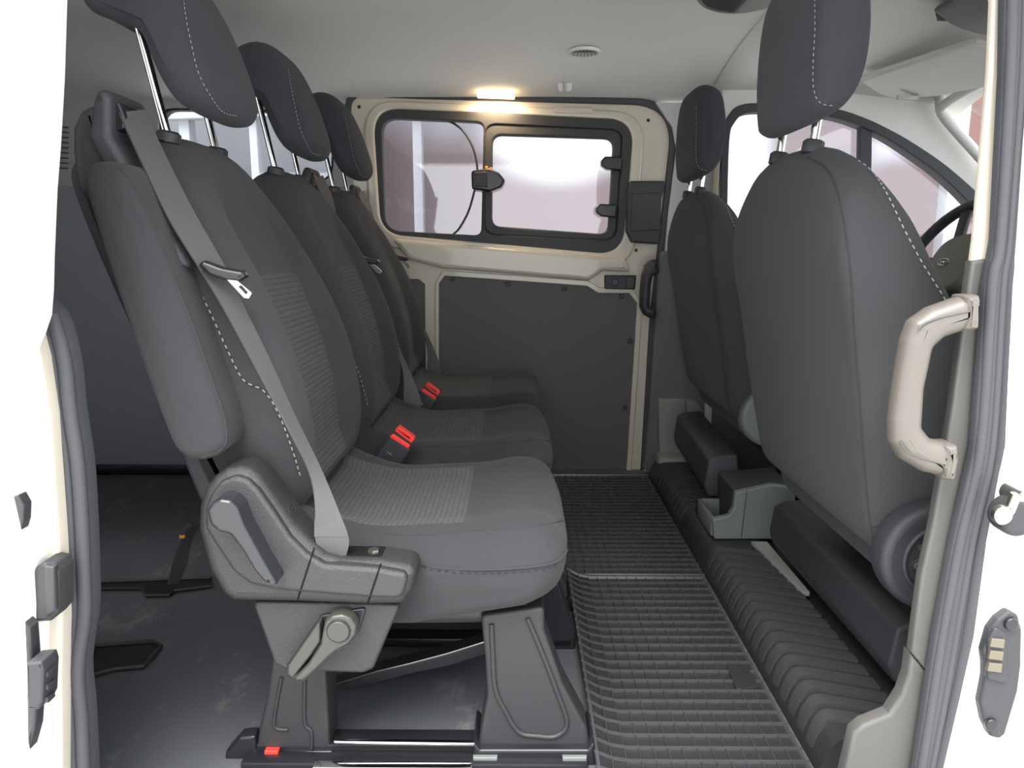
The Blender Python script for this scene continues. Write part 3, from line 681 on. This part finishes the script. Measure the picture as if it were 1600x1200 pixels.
lv = link(pp(Zm([(65, 355), (90, 320), (130, 300), (178, 308), (213, 345), (245, 430), (335, 595), (392, 692), (392, 708), (335, 692), (290, 640), (230, 540), (175, 468), (120, 455), (80, 420)]), .893, .935, .006, r=.008, res=4), 'recline_lever', 'lever', rc)
for (cx_, cy_, rx_, ry_) in ((456, 796, 6, 7),):
    ring = on(tcov, [(cx_+rx_*cos(k*pi/6), cy_+ry_*sin(k*pi/6)) for k in range(13)], .0002, 3)
    link(tube(ring, .0005, 5), 'moulded_mark', 'plastD', rc)
    q = on(tcov, [(cx_-5, cy_+5), (cx_, cy_), (cx_+5, cy_-5)], .0002, 3); link(tube(q, .0005, 5), 'moulded_mark', 'plastD', rc)
# belt slot with bolt
sl_ = [at(540, 862, .952), at(592, 868, .952)]
hz_ = tcov.ray_cast(Vector((sl_[1].x-.01, .972, .6)), Vector((0, 0, -1)))[0].z
link(plate([fillet([(sl_[0].x-.02, .956), (sl_[1].x+.003, .956), (sl_[1].x+.003, .990), (sl_[0].x-.02, .990)], .004)], 0, .002, .0008, A=(1, 0, 0), B=(0, 1, 0), O=(0, 0, hz_-.0008)), 'belt_slot', 'deep', rc)
link(tube([(sl_[1].x-.010, .968, hz_), (sl_[1].x-.010, .968, hz_+.006)], .008, 6), 'belt_bolt', 'steel', rc)
# round recliner emblem
c = at(465, 787, .96); 
# side plate and tilt handle
sp = link(pp([(393, 940), (410, 987), (428, 1038), (447, 1049), (567, 1053), (583, 1046), (626, 945)], .955, .99, .005, r=.008), 'side_plate', 'plast', seat)
link(pp([(501, 962), (448, 1040), (447, 1055), (460, 1064), (508, 1000), (560, 990), (572, 950)], .950, .958, .002, r=.004), 'handle_recess', 'blk', sp)
th2 = [at(529, 986, .925)]
r1 = .0225
hd = link(pp(Zm([(612, 915), (600, 985), (540, 1080), (470, 1150), (520, 1162), (560, 1130), (650, 1040), (730, 990), (768, 940), (770, 900), (745, 860), (700, 842), (650, 850), (620, 880)]), .925, .95, .005, r=.01, res=4), 'tilt_handle', 'leverL', sp)
link(pp(Zm([(600, 865), (450, 1080), (447, 1120), (468, 1148), (560, 1030), (600, 970)]), .93, .95, .003, r=.004), 'handle_wing', 'leverL', hd)
link(disc((th2[0].x, .921, th2[0].z), .0150, .006, 32, bev=.002), 'handle_button', 'leverL', hd)
link(disc((th2[0].x, .9235, th2[0].z), .0165, .003, 32, bev=.0005, r2=.0150), 'button_gap', 'blk', hd)
link(tube([at(*q, .9245) for q in Zm([(735, 985), (670, 1010), (600, 1080), (510, 1158)])], .0011, 6), 'handle_groove', 'blk', hd)
# red marker on the rear foot
link(pp([(413, 1174), (434, 1174), (434, 1184), (413, 1184)], 1.03, 1.05, .001), 'red_marker', 'red', seat)
# floor frame: wide dark frame and bright slider bars
link(box(-.42, .108, 1.01, 1.045, .0, .012, .003), 'front_frame', 'blk', seat)
link(bar(at(522, 1158, 1.030), at(742, 1161, 1.030), .008, .006), 'slider_bar', 'chrome', seat)
link(bar(at(490, 1196, 1.0), at(738, 1197, 1.0), .016, .006), 'slider_bar', 'chrome', seat)
link(pp([(374, 1152), (398, 1150), (400, 1176), (520, 1174), (520, 1196), (350, 1198), (352, 1176)], 1.035, 1.06, .004, r=.004), 'rear_foot', 'blk', seat)

link(pp([(144, 160), (122, 172), (110, 198), (110, 236), (116, 282), (124, 304), (165, 330), (185, 262), (160, 200)], 1.0, 1.07, .012, r=.010, res=4), 'shoulder_shell', 'plastD', seat)
# belt tower
def tower_meshes(dy=0):
    t1 = pp([(143, 146), (150, 138), (205, 137), (240, 147), (246, 152), (242, 200), (262, 262), (300, 330), (330, 400), (300, 400), (200, 280), (147, 240)], 1.0, 1.10, .010, r=.012, res=4)
    t2 = plate([fillet([(-.575, .965), (-.545, .975), (-.505, .97), (-.500, .93), (-.53, .84), (-.57, .82), (-.60, .88)], .012)], .985, 1.09, .008)
    return t1
def tower(parent):
    tw = link(pp([(143, 156), (150, 139), (163, 138), (171, 150), (171, 190), (172, 212), (202, 262), (300, 420), (240, 420), (136, 215)], .985, 1.085, .010, r=.008, res=4), 'belt_tower', 'plastD', parent)
    gx = at(171, 160, .985).x
    link(plate([fillet([(gx-.012, .925), (gx+.008, .93), (gx+.010, .945), (gx+.004, .963), (gx-.012, .965)], .004)], 1.0, 1.07, .003), 'belt_guide', 'blk', tw)
    return tw
tower(seat)
# near belt
bl = [(186, 176, 1.0), (215, 240, .995), (262, 340, .985), (318, 430, .975), (355, 492, .97), (400, 575, .965), (448, 665, .96), (482, 735, .955), (492, 790, .95), (492, 838, .95), (502, 868, .955)]
br_ = [(226, 172, 1.045), (254, 235, 1.035), (302, 330, 1.02), (350, 415, 1.005), (380, 478, .998), (420, 560, .99), (463, 655, .98), (500, 730, .97), (528, 795, .962), (545, 840, .96), (541, 868, .958)]
def belt(parent, dy=0, m='belt'):
    L = [at(a, b, Y) for a, b, Y in bl]; Rr = [at(a, b, Y) for a, b, Y in br_]
    o = link(ribbon(L, Rr), 'seat_belt', m, parent)
    tg = link(pp([(307, 414), (316, 407), (345, 418), (378, 424), (384, 432), (372, 440), (350, 438), (325, 430)], .965, .985, .005, r=.004), 'belt_tongue', 'blk', o)
    link(plate([fillet(XZ([(352, 436), (362, 432), (393, 458), (388, 467), (380, 466)], .965), .002), XZ([(372, 448), (376, 446), (386, 457), (383, 460)], .965)], .967, .970, .0006), 'tongue_blade', 'steel', tg)
    return o
bt = belt(seat)
link(ribbon([at(491, 812, .9505), at(491, 825, .9495), at(491, 838, .949)], [at(533, 810, .9605), at(540, 824, .9600), at(544, 838, .9595)], .0017), 'belt_stitching', 'belt', bt)

# belts and towers of the middle and far seats, on their far side
for sroot, dY in ((mid, .925), (far, 1.44)):
    tmp = thing('tmp', '', '', (-.13, 1.22, 0)); tower(tmp)
    L = [at(a, b, Y) for a, b, Y in bl]; Rr = [at(a, b, Y) for a, b, Y in br_]
    k = .0
    L = [Vector((p.x-(.02 if 1 < i else 0), p.y, p.z)) for i, p in enumerate(L)]; Rr = [Vector((p.x-(.02 if 1 < i else 0), p.y, p.z)) for i, p in enumerate(Rr)]
    o = link(ribbon(L, Rr), 'seat_belt', 'beltD', tmp)
    tg = link(pp([(307, 414), (316, 407), (345, 418), (378, 424), (384, 432), (372, 440), (350, 438), (325, 430)], .955, .985, .005, r=.004), 'belt_tongue', 'blk', o)
    link(plate([fillet(XZ([(352, 436), (362, 432), (393, 458), (388, 467), (380, 466)], .955), .002)], .957, .960, .0006), 'tongue_blade', 'chrome', tg)
    # shift the new parts into the seat
    off = Vector((0, dY, 0)) - (Vector(sroot.location)-Vector((-.13, 1.22, 0)))
    for ch in list(tmp.children):
        ch.parent = sroot; ch.location = off
    bpy.data.objects.remove(tmp)

# ================================================================== FRONT SEATS
FS = [(.510, .36), (.478, .50), (.452, .64), (.430, .77), (.425, .86), (.432, .915), (.455, .935), (.49, .925), (.53, .88), (.565, .79), (.598, .70), (.62, .60), (.65, .48), (.665, .38), (.64, .34), (.56, .335)]
def fs_fn(x, y, z, v):
    av = abs(v)
    z -= .09*av**3*sstep(.62, .93, z)
    x += .006*av**3*(1-sstep(.45, .56, x))
    y = 1.265+(y-1.265)*(1-.09*sstep(.72, .95, z)-.06*sstep(.55, .36, z))
    return (x, y, z)
FH = [(.414, .985), (.420, .968), (.438, .962), (.460, .974), (.476, 1.01), (.483, 1.06), (.480, 1.13), (.470, 1.18), (.445, 1.20), (.420, 1.192), (.412, 1.15), (.410, 1.06)]
def fh_fn(x, y, z, v):
    av = abs(v)
    z -= .02*av**4*sstep(1.08, 1.19, z); z += .014*av**4*sstep(1.02, .96, z)
    x += .010*av**3
    y = 1.255+(y-1.255)*(1-.06*sstep(1.08, 1.2, z)-.05*sstep(1.06, .96, z))
    return (x, y, z)
fs = thing('front_seat', 'large grey cloth front seat beside the near door pillar, seen from behind', 'car seat', (.62, 1.265, 0), 'grey cloth front seats')
me = soft(FS, 1.005, 1.55, .026, 22, fs_fn, bulge=.006); tf = bvh(me)
b = link(me, 'backrest', 'fab', fs)
s = seam(tf, [(1262, 246), (1290, 262), (1308, 295), (1320, 350), (1330, 430), (1336, 520), (1344, 620), (1352, 740), (1362, 830), (1372, 865)], .0014)
if s: link(s, 'back_seam', 'seam', b)
s = stitches(tf, [(1340, 252), (1362, 270), (1385, 305), (1412, 360), (1440, 412), (1475, 468), (1490, 500)], L=.006, gap=.004, r=.0009)
if s: link(s, 'stitching', 'stitch', b)
s = seam(tf, [(1364, 822), (1385, 818), (1400, 815)], .0012)
if s: link(s, 'skirt_seam', 'seam', b)
me = soft(FH, 1.105, 1.40, .019, 16, fh_fn, bulge=.006); th_ = bvh(me)
h = link(me, 'headrest', 'fabD', fs)
s = stitches(th_, [(1274, -20), (1275, 40), (1272, 100), (1273, 140), (1282, 160), (1300, 164)], L=.004, gap=.004, r=.0006)
if s: link(s, 'stitching', 'stitch', h)
for y in (1.19, 1.34):
    link(tube([(.462, y, 1.05), (.447, y, .91)], .0072, 14), 'post', 'chrome', h)
    link(tube([(.4485, y, .922), (.450, y, .938), (.4505, y, .941)], [.017, .016, .012], 18), 'post_collar', 'plastD', b)
# side recliner cover with the release knob
cc = at(1462, 872, .985)
rcv = link(disc((cc.x, .975, cc.z), .078, .045, 48, bev=.012), 'recliner_cover', 'plastD', fs)
link(disc((cc.x, .970, cc.z), .052, .02, 40, bev=.004, r2=.046), 'cover_ring', 'plastD', rcv)
gear = []
for k in range(36):
    rr = .040 if (k//2) % 2 else .031
    gear.append((rr*cos(k*2*pi/36), rr*sin(k*2*pi/36)))
link(plate([gear], 0, .012, .002, O=(cc.x, .963, cc.z)), 'adjuster_gear', 'leverL', rcv)
link(disc((cc.x, .958, cc.z), .026, .02, 24, bev=.003), 'adjuster_hub', 'blk', rcv)
# cushion and base
me = soft([(.54, .36), (.56, .40), (.66, .40), (.80, .385), (.93, .40), (1.02, .39), (1.05, .35), (1.03, .30), (.90, .28), (.70, .27), (.57, .28)], 1.01, 1.52, .03, 16, bulge=.005)
link(me, 'cushion', 'fabL', fs)
link(box(.80, 1.0, 1.06, 1.47, .0, .29, .01), 'seat_base', 'plastD', fs)
link(box(.70, .81, 1.06, 1.47, .165, .285, .01), 'seat_frame', 'plastD', fs)
g2 = copy_tree(fs); g2.location = (.665, 2.165, 0)
for ch in list(g2.children):
    if ch.name.startswith('recliner_cover'):
        for g in list(ch.children): bpy.data.objects.remove(g)
        ch.location = (.03, .02, -.01); ch.data = ch.data.copy(); ch.data.materials[0] = M['greyD']
        ch.name = 'side_trim'
g2['label'] = 'far grey cloth front seat between the near one and the sliding door'
# under-seat moulded cross covers
def cross_cover(label, pts0, pts1):
    t = thing('seat_riser', label, 'trim', Vector(pts0[0]))
    return t
def prism3(A, B):
    """join two matching outlines into a closed body"""
    bm = bmesh.new(); a = [bm.verts.new(p) for p in A]; b_ = [bm.verts.new(p) for p in B]; n = len(a)
    bm.faces.new(a); bm.faces.new(b_[::-1])
    for k in range(n): bm.faces.new((a[k], b_[k], b_[(k+1) % n], a[(k+1) % n]))
    bmesh.ops.recalc_face_normals(bm, faces=bm.faces)
    bmesh.ops.bevel(bm, geom=bm.edges[:], offset=.007, segments=3, affect='EDGES', profile=.5)
    return from_bm(bm, 45)
def cross(x, y0, y1, z0, z1, label, dz=0):
    prof = [(x+.012, z0), (x, z0+.03), (x+.008, z1-.012), (x+.03, z1), (x+.085, z1+.004), (x+.10, z0)]
    return tag(link(prism3([(a, y0, b_) for a, b_ in prof], [(a, y1, b_+dz) for a, b_ in prof]), 'seat_rail_cover', 'plastD'), label, 'cover', 'rail covers under the front seats')
cross(.585, 1.085, 1.66, .10, .205, 'long black moulded cover under the near front seat')
cross(.50, 1.93, 2.34, .12, .235, 'black moulded cover under the far front seat', .03)
tag(link(prism3([(a, 1.09, b_) for a, b_ in [(.71, .0), (.705, .13), (.72, .15), (.79, .15), (.79, .0)]], [(a, 1.65, b_) for a, b_ in [(.71, .0), (.705, .13), (.72, .15), (.79, .15), (.79, .0)]]), 'seat_plinth', 'plastD'), 'black plinth on the floor under the near front seat', 'plinth')
# grey box between the seats
gb = thing('storage_box', 'grey plastic box with a stepped pocket between the two front seats', 'box', (.6, 1.87, .05))
bx = XZ([(1113, 812), (1139, 806), (1146, 795), (1149, 770), (1206, 757), (1242, 762), (1246, 843), (1116, 843)], 1.755)
link(plate([fillet(bx, .006)], 1.755, 1.775, .004), 'side_panel', 'greyD', gb)
link(plate([fillet([(p[0], p[1]) for p in XZ([(1149, 768), (1242, 760), (1242, 842), (1149, 842)], 1.755)], .004)], 1.77, 1.92, .004), 'body', 'plastD', gb)
p0 = XZ([(1113, 812)], 1.755)[0]
link(box(p0[0], p0[0]+.012, 1.765, 1.92, .076, p0[1], .003), 'pocket_wall', 'greyD', gb)
link(box(p0[0], .60, 1.905, 1.92, .076, p0[1]+.0, .003), 'pocket_wall', 'greyD', gb)
link(tube([(XZ([(1167, 766)], 1.755)[0][0], 1.7545, XZ([(1167, 766)], 1.755)[0][1]), (XZ([(1158, 843)], 1.755)[0][0], 1.754, .076)], .0008, 5), 'joint_line', 'blk', gb)
for a, b_ in ((1137, 767), (1134, 783)):
    p = at(a, b_, 1.80); 
# light grey lower trim steps on the far side
struct(plate([fillet(XZ([(1027, 622), (1069, 622), (1073, 690), (1073, 731), (1030, 731)], 2.52), .006)], 2.50, 2.54, .004), 'trim_20', 'grey')
struct(plate([fillet(XZ([(1070, 623), (1088, 626), (1097, 640), (1097, 731), (1075, 731)], 2.52), .006)], 2.502, 2.54, .004), 'trim_21', 'grey')
struct(box(.475, .66, 2.44, 2.52, .035, .085, .012), 'trim_22', 'grey')

# ================================================================== FLOOR COVERINGS
def rubber_mat(name, x0, x1, y0, y1, label, nx, ny, curl):
    def Z(x, y):
        t = max(0, (x0+.06-x)/.06); return .003+curl*t*t*(.5+.5*sstep(y0, y0+.25, y))*sstep(y0-.3, y0+.1, y)
    parts = []
    bm = bmesh.new(); g = {}
    I, J = 24, 30
    for i in range(I+1):
        for j in range(J+1):
            x = x0+(x1-x0)*i/I; y = y0+(y1-y0)*j/J
            g[i, j] = bm.verts.new((x, y, Z(x, y)))
    for i in range(I):
        for j in range(J): bm.faces.new((g[i, j], g[i+1, j], g[i+1, j+1], g[i, j+1]))
    def rib(a, b, w, h, n):
        # raised bar following the mat
        a = Vector(a); b = Vector(b); d = (b-a).normalized(); s = Vector((-d.y, d.x, 0))*w/2; prev = None
        for k in range(n+1):
            p = a.lerp(b, k/n); z = Z(p.x, p.y)
            r = [bm.verts.new((p.x+s.x, p.y+s.y, z)), bm.verts.new((p.x+s.x*.5, p.y+s.y*.5, z+h)), bm.verts.new((p.x-s.x*.5, p.y-s.y*.5, z+h)), bm.verts.new((p.x-s.x, p.y-s.y, z))]
            if prev:
                for q in range(3): bm.faces.new((prev[q], prev[q+1], r[q+1], r[q]))
            prev = r
    bmesh.ops.recalc_face_normals(bm, faces=bm.faces)
    base = bpy.data.meshes.new('m'); bm.to_mesh(base); bm.free(); finish(base, 30); bm = bmesh.new()
    for i in range(nx+1):
        x = x0+.004+(x1-x0-.008)*i/nx; rib((x, y0, 0), (x, y1, 0), (.0018 if 0 < i < nx else .008), .0045, 14)
    for j in range(ny+1):
        y = y0+.003+(y1-y0-.006)*j/ny; rib((x0, y, 0), (x1, y, 0), (.0022 if 0 < j < ny else .009), .0058, 12)
    me = bpy.data.meshes.new('m'); bmesh.ops.recalc_face_normals(bm, faces=bm.faces)
    bm.to_mesh(me); bm.free(); finish(me, 30)
    o = tag(link(base, name, 'mat_rubber'), label, 'mat')
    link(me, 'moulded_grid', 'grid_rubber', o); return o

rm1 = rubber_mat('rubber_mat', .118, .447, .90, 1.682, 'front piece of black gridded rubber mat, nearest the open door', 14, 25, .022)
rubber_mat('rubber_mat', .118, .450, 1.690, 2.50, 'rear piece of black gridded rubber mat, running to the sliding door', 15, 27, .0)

ip = [atz(a, b_, .008) for a, b_ in [(1136, 1041), (1166, 1039), (1187, 1074), (1151, 1077)]]
link(plate([[(p.x, p.y) for p in ip]], 0, .006, .001, A=(1, 0, 0), B=(0, 1, 0), O=(0, 0, .003)), 'moulded_imprint', 'mat_rubber', rm1)
# ribbed plastic step under the front seats
def step_cover():
    prof = [(.452, 0), (.452, .015), (.462, .045), (.476, .062), (.495, .068), (.595, .070), (.606, .055), (.63, .055), (.64, .062), (.70, .062), (.70, 0)]
    bm = bmesh.new(); rings = []
    for y in (1.0, 2.48): rings.append([bm.verts.new((a, y, b_)) for a, b_ in prof])
    n = len(prof)
    for k in range(n-1): bm.faces.new((rings[0][k], rings[0][k+1], rings[1][k+1], rings[1][k]))
    bm.faces.new(rings[0]); bm.faces.new(rings[1][::-1])
    body = from_bm(bm, 50)
    return body
stp = thing('step_cover', 'black ribbed plastic step cover between the rubber mat and front seats', 'trim', (.57, 1.7, 0))
body = link(step_cover(), 'cover_body', 'deepR', stp)
ribs = []; n_near = 0
k = 0
y = 1.05
while y < 2.4:
    if 1.72 < y < 1.98: y += .04; n_near = len(ribs); continue
    dy = .055 if y < 1.62 else .0
    path = [(.456, y, .012), (.463, y, .046), (.477, y+.002, .065), (.496, y-.004, .0705), (.545, y-.022, .0715), (.592, y-.04, .072)]
    ribs.append(ribbon([(a, b_-.0125, c) for a, b_, c in path], [(a, b_+.0125, c) for a, b_, c in path], .0035, 3)); y += .040
for part in (ribs[:n_near], ribs[n_near:]): link(join(*part), 'ribs', 'rubber', body)
tag(link(plate([[(.566, 1.72), (.60, 1.72), (.60, 1.71), (.648, 1.71), (.632, 1.48), (.604, 1.48), (.604, 1.50), (.575, 1.50)][:2]+[(.604, 1.72), (.604, 1.45), (.590, 1.45)]], 0, .010, .001, A=(1, 0, 0), B=(0, 1, 0), O=(0, 0, .0705)), 'carpet_strip', 'grey'), 'short pale grey strip behind the ribbed step cover', 'strip')

# recessed anchor plates in the cargo floor
fr_t = thing('floor_anchor', 'recessed black seat anchor in the empty cargo floor', 'anchor', (-.9, 1.35, .001))
A_ = [atz(a, b_, .003) for a, b_ in [(150, 1012), (240, 1005), (252, 1012), (238, 1030), (225, 1044), (178, 1048), (150, 1056), (132, 1054)]]
link(plate([[(p.x, p.y) for p in A_]], 0, .004, .001, A=(1, 0, 0), B=(0, 1, 0), O=(0, 0, .001)), 'anchor_plate', 'blk', fr_t)
link(tube([p+Vector((0, 0, .004)) for p in A_], .004, 6, closed=True), 'anchor_rim', 'rubber', fr_t)
fr_2 = thing('floor_anchor', 'long black anchor groove across the cargo floor by the hanging strap', 'anchor', (-.8, 1.68, .001))
A_ = [atz(a, b_, .003) for a, b_ in [(140, 912), (330, 905), (330, 918), (300, 922), (272, 925), (265, 932), (228, 933), (222, 922), (140, 922)]]
link(plate([[(p.x, p.y) for p in A_]], 0, .004, .001, A=(1, 0, 0), B=(0, 1, 0), O=(0, 0, .001)), 'anchor_plate', 'blk', fr_2)
link(tube([p+Vector((0, 0, .004)) for p in A_], .003, 6, closed=True), 'anchor_rim', 'rubber', fr_2)

# strap hanging behind the near seat
stp2 = thing('pull_strap', 'short dark pull strap with brass tip hanging behind the near rear seat', 'strap', at(270, 915, 1.60))
link(ribbon([at(a, b_, 1.56) for a, b_ in [(300, 822), (285, 838), (272, 872), (262, 912)]], [at(a, b_, 1.58) for a, b_ in [(312, 822), (300, 842), (292, 880), (280, 910)]], .002), 'webbing', 'beltD', stp2)
link(tube([at(a, b_, 1.55) for a, b_ in [(300, 818), (290, 824), (284, 836)]], .004, 8), 'ring', 'steel', stp2)
p = at(285, 838, 1.55); link(box(p.x-.006, p.x+.006, p.y-.004, p.y+.004, p.z-.004, p.z+.004, .002), 'brass_tip', 'orange', stp2)

# ================================================================== CEILING FITTINGS
lz = roof_z(1.86)
cl = thing('ceiling_lamp', 'oval interior lamp with twin clear lenses at the top of the headliner', 'lamp', (-.07, 1.80, lz-.02))
link(disc((-.07, 1.80, lz-.004), .085, .016, 40, 'z', .006), 'base', 'head', cl)
for dx in (-.022, .022): link(disc((-.07+dx, 1.80, lz-.014), .02, .012, 24, 'z', .005), 'lens', 'lampglass', cl)
vp = atz(913, 78, 1.335); zz = roof_z(vp.y)
av = thing('air_vent', 'round slatted air vent in the grey headliner', 'vent', (vp.x, vp.y, zz-.01))
link(disc((vp.x, vp.y, zz-.008), .047, .010, 40, 'z', .004, r2=.037), 'vent_ring', 'head', av)
link(disc((vp.x, vp.y, zz-.002), .038, .003, 32, 'z', .0005), 'vent_core', 'plastD', av)
for k in range(-3, 4):
    hw = math.sqrt(.038**2-(k*.010)**2); link(bar((vp.x+k*.010, vp.y-hw, zz-.006), (vp.x+k*.010+.003, vp.y+hw, zz-.006), .003, .006), 'slat', 'grey', av)
hp = atz(882, 134, roof_z(2.50)); 
hk = thing('coat_hook', 'small grey coat hook on the headliner above the sliding door', 'hook', (hp.x, hp.y, hp.z-.01))
link(plate([fillet([(-.02, -.02), (.02, -.02), (.024, .0), (.012, .018), (-.012, .018), (-.024, 0)], .008)], -.004, .012, .004, O=(hp.x, hp.y-.015, hp.z)), 'hook_plate', 'head', hk)
link(tube(catmull([(hp.x, hp.y-.015, hp.z+.012), (hp.x, hp.y-.03, hp.z), (hp.x, hp.y-.03, hp.z-.016), (hp.x, hp.y-.015, hp.z-.02)], 4, False), .005, 10), 'hook', 'headD', hk)
# lit strip lamp above the sliding door
a_ = at(746, 150, 2.53); b_ = at(804, 152, 2.53)
ll = thing('door_lamp', 'lit slim lamp on the roof edge above the sliding door window', 'lamp', a_.lerp(b_, .5))
link(bar(a_, b_, .02, .010), 'lens', 'lit', ll)
ld = bpy.data.lights.new('door_lamp_light', 'AREA'); ld.energy = .4; ld.color = (1, .72, .42); ld.shape = 'RECTANGLE'; ld.size = .12; ld.size_y = .02
lo = bpy.data.objects.new('door_lamp_light', ld); COL.objects.link(lo); lo.parent = ll; lo.location = (0, -.01, -.012); lo.rotation_euler = (R_(12), 0, 0)
# roof edge console parts
oc = thing('overhead_sensor', 'dark rounded overhead lamp unit at the top edge, right of the middle', 'lamp', (.50, 1.78, 1.32))
me = soft([(.40, 1.34), (.42, 1.315), (.47, 1.302), (.53, 1.305), (.60, 1.325), (.60, 1.35), (.5, 1.36), (.42, 1.355)], 1.66, 1.84, .02, 8)
link(me, 'housing', 'grey', oc)
link(soft([(.405, 1.336), (.42, 1.311), (.46, 1.300), (.49, 1.300), (.50, 1.34), (.44, 1.35)], 1.69, 1.81, .012, 8), 'lens', 'plastD', oc)
mc = thing('overhead_console', 'grey overhead console by the windscreen, top right corner', 'console', (1.12, 1.70, 1.24))
me = soft([(.98, 1.335), (1.0, 1.30), (1.06, 1.275), (1.15, 1.262), (1.26, 1.26), (1.32, 1.275), (1.34, 1.34), (1.2, 1.35)], 1.50, 1.90, .03, 8)
link(me, 'housing', 'greyD', mc)
# sun visor: folded against the headliner
sv = thing('sun_visor', 'pale grey sun visor folded up above the far front window', 'visor', (1.22, 2.2, 1.2))
vis = []
vis = [at(1342, 127, 2.36), at(1520, 70, 1.98), at(1600, 82, 1.95), at(1580, 128, 2.15), at(1470, 150, 2.30), at(1400, 158, 2.37), at(1372, 146, 2.38)]
bm = bmesh.new(); lo_ = [bm.verts.new(p) for p in vis]; hi = [bm.verts.new(p+Vector((0, 0, .02))) for p in vis]
bm.faces.new(lo_); bm.faces.new(hi[::-1])
for k in range(len(vis)): bm.faces.new((lo_[k], hi[k], hi[(k+1) % len(vis)], lo_[(k+1) % len(vis)]))
bmesh.ops.recalc_face_normals(bm, faces=bm.faces)
bmesh.ops.bevel(bm, geom=bm.edges[:], offset=.006, segments=3, affect='EDGES')
link(from_bm(bm, 50), 'visor_panel', 'head', sv)
p = at(1418, 150, 2.33); link(bar(p+Vector((-.03, 0, -.004)), p+Vector((.03, 0, -.004)), .012, .012), 'visor_clip', 'headD', sv)
# vent grille in the rear pillar trim
vg = thing('vent_grille', 'slatted vent grille in the far rear trim, left edge', 'vent', at(95, 260, 2.57))
for k in range(9):
    q0 = at(76, 198+8*k, 2.575); q1 = at(106, 199+8*k, 2.575); link(bar(q0, q1, .012, .004), 'slat', 'trimD', vg)

# ================================================================== STEERING WHEEL AND DASH
sw = thing('steering_wheel', 'dark steering wheel with an oval badge beyond the near front seat', 'steering wheel', (1.36, 2.12, .55))
ctr = Vector((1.20, 2.13, .735)); nrm = Vector((-.88, -.05, .47)).normalized(); u_ = Vector((0, 1, 0)); u_ = (u_-nrm*u_.dot(nrm)).normalized(); v_ = nrm.cross(u_)
link(tube([ctr+(u_*cos(t*2*pi/48)+v_*sin(t*2*pi/48))*.19 for t in range(48)], .0155, 12, closed=True), 'rim', 'plastD', sw)
hub = soft([(-.08, -.07), (-.095, 0), (-.08, .06), (0, .082), (.08, .06), (.095, 0), (.08, -.07), (0, -.10)], -.02, .035, .015, 4)
mt = Matrix((u_, -nrm, v_)).transposed().to_4x4(); mt.translation = ctr-nrm*.02; hub.transform(mt); hb_ = link(hub, 'hub', 'dash', sw)
for ang in (0, 180, 250, 290):
    a = R_(ang); d_ = u_*cos(a)+v_*sin(a); link(bar(ctr+d_*.06-nrm*.01, ctr+d_*.185, .035, .012, up=nrm), 'spoke', 'plastD', sw)
oc_ = ctr+nrm*.012
link(tube([oc_+(u_*cos(t*2*pi/28)*.024+v_*sin(t*2*pi/28)*.010) for t in range(28)], .0018, 6, closed=True), 'oval_badge', 'chrome', hb_)
link(tube(catmull([oc_+u_*.014*s_+v_*.003*((-1)**i) for i, s_ in enumerate((-1, -.6, -.2, .2, .6, 1))], 3, False), .0012, 5), 'badge_script', 'chrome', hb_)
db = thing('dashboard', 'olive grey dashboard beneath the windscreen', 'dashboard', (1.8, 1.7, 0))
link(soft([(1.55, .30), (1.50, .50), (1.52, .66), (1.60, .74), (1.75, .76), (2.0, .75), (2.2, .71), (2.2, .3), (1.9, .1), (1.62, .12)], .90, 2.48, .03, 8), 'dash_body', 'dash', db)
link(soft([(1.50, .70), (1.50, .79), (1.54, .83), (1.62, .80), (1.68, .72), (1.50, .68)], 1.95, 2.33, .02, 8), 'instrument_hood', 'dash', db)
link(bar((1.24, 2.13, .70), (1.49, 2.13, .58), .06, .06), 'steering_column', 'plastD', sw)

# ================================================================== OUTSIDE
struct(box(-30, 30, -12, 30, -.62, -.60, 0), 'ground', 'concrete')
fc = tag(link(box(-9, 13, 5.4, 5.6, -.6, 3.6, 0), 'building', 'facade'), 'dusky pink and white building seen through the far windows', 'building')
# the material measures from the facade's own origin
def post(x0, x1, z0, z1, y, label, name='post'):
    return tag(link(box(x0, x1, y-.05, y+.05, z0, z1, .005), name, 'post'), label, 'post', 'white steel frame behind the van')
for px, wd, Y, lab in ((655, 14, 4.6, 'white post behind the left pane of the sliding door window'), (1485, 24, 4.6, 'white post seen through the front window by the steering wheel'),
                       (300, 16, 4.6, 'white post seen between the headrests, nearest the belt tower'), (405, 12, 4.6, 'white post seen left of the middle headrest')):
    a = at(px-wd/2, 300, Y); b_ = at(px+wd/2, 300, Y); post(a.x, b_.x, -.6, 3.0, Y, lab)
a = at(590, 203, 4.6); b_ = at(755, 190, 4.6)
tag(link(bar((a.x-4, 4.55, a.z), (b_.x+.3, 4.55, b_.z+.1), .08, .07), 'beam', 'post'), 'white cross beam behind the left pane of the sliding door window', 'beam')
wp = tag(link(box(at(130, 300, 4.9).x, at(560, 300, 4.9).x, 4.9, 4.95, -.6, 2.6, .01), 'partition', mat('pale_partition', (92, 94, 99), .7)), 'pale grey partition outside the rear side window', 'partition')
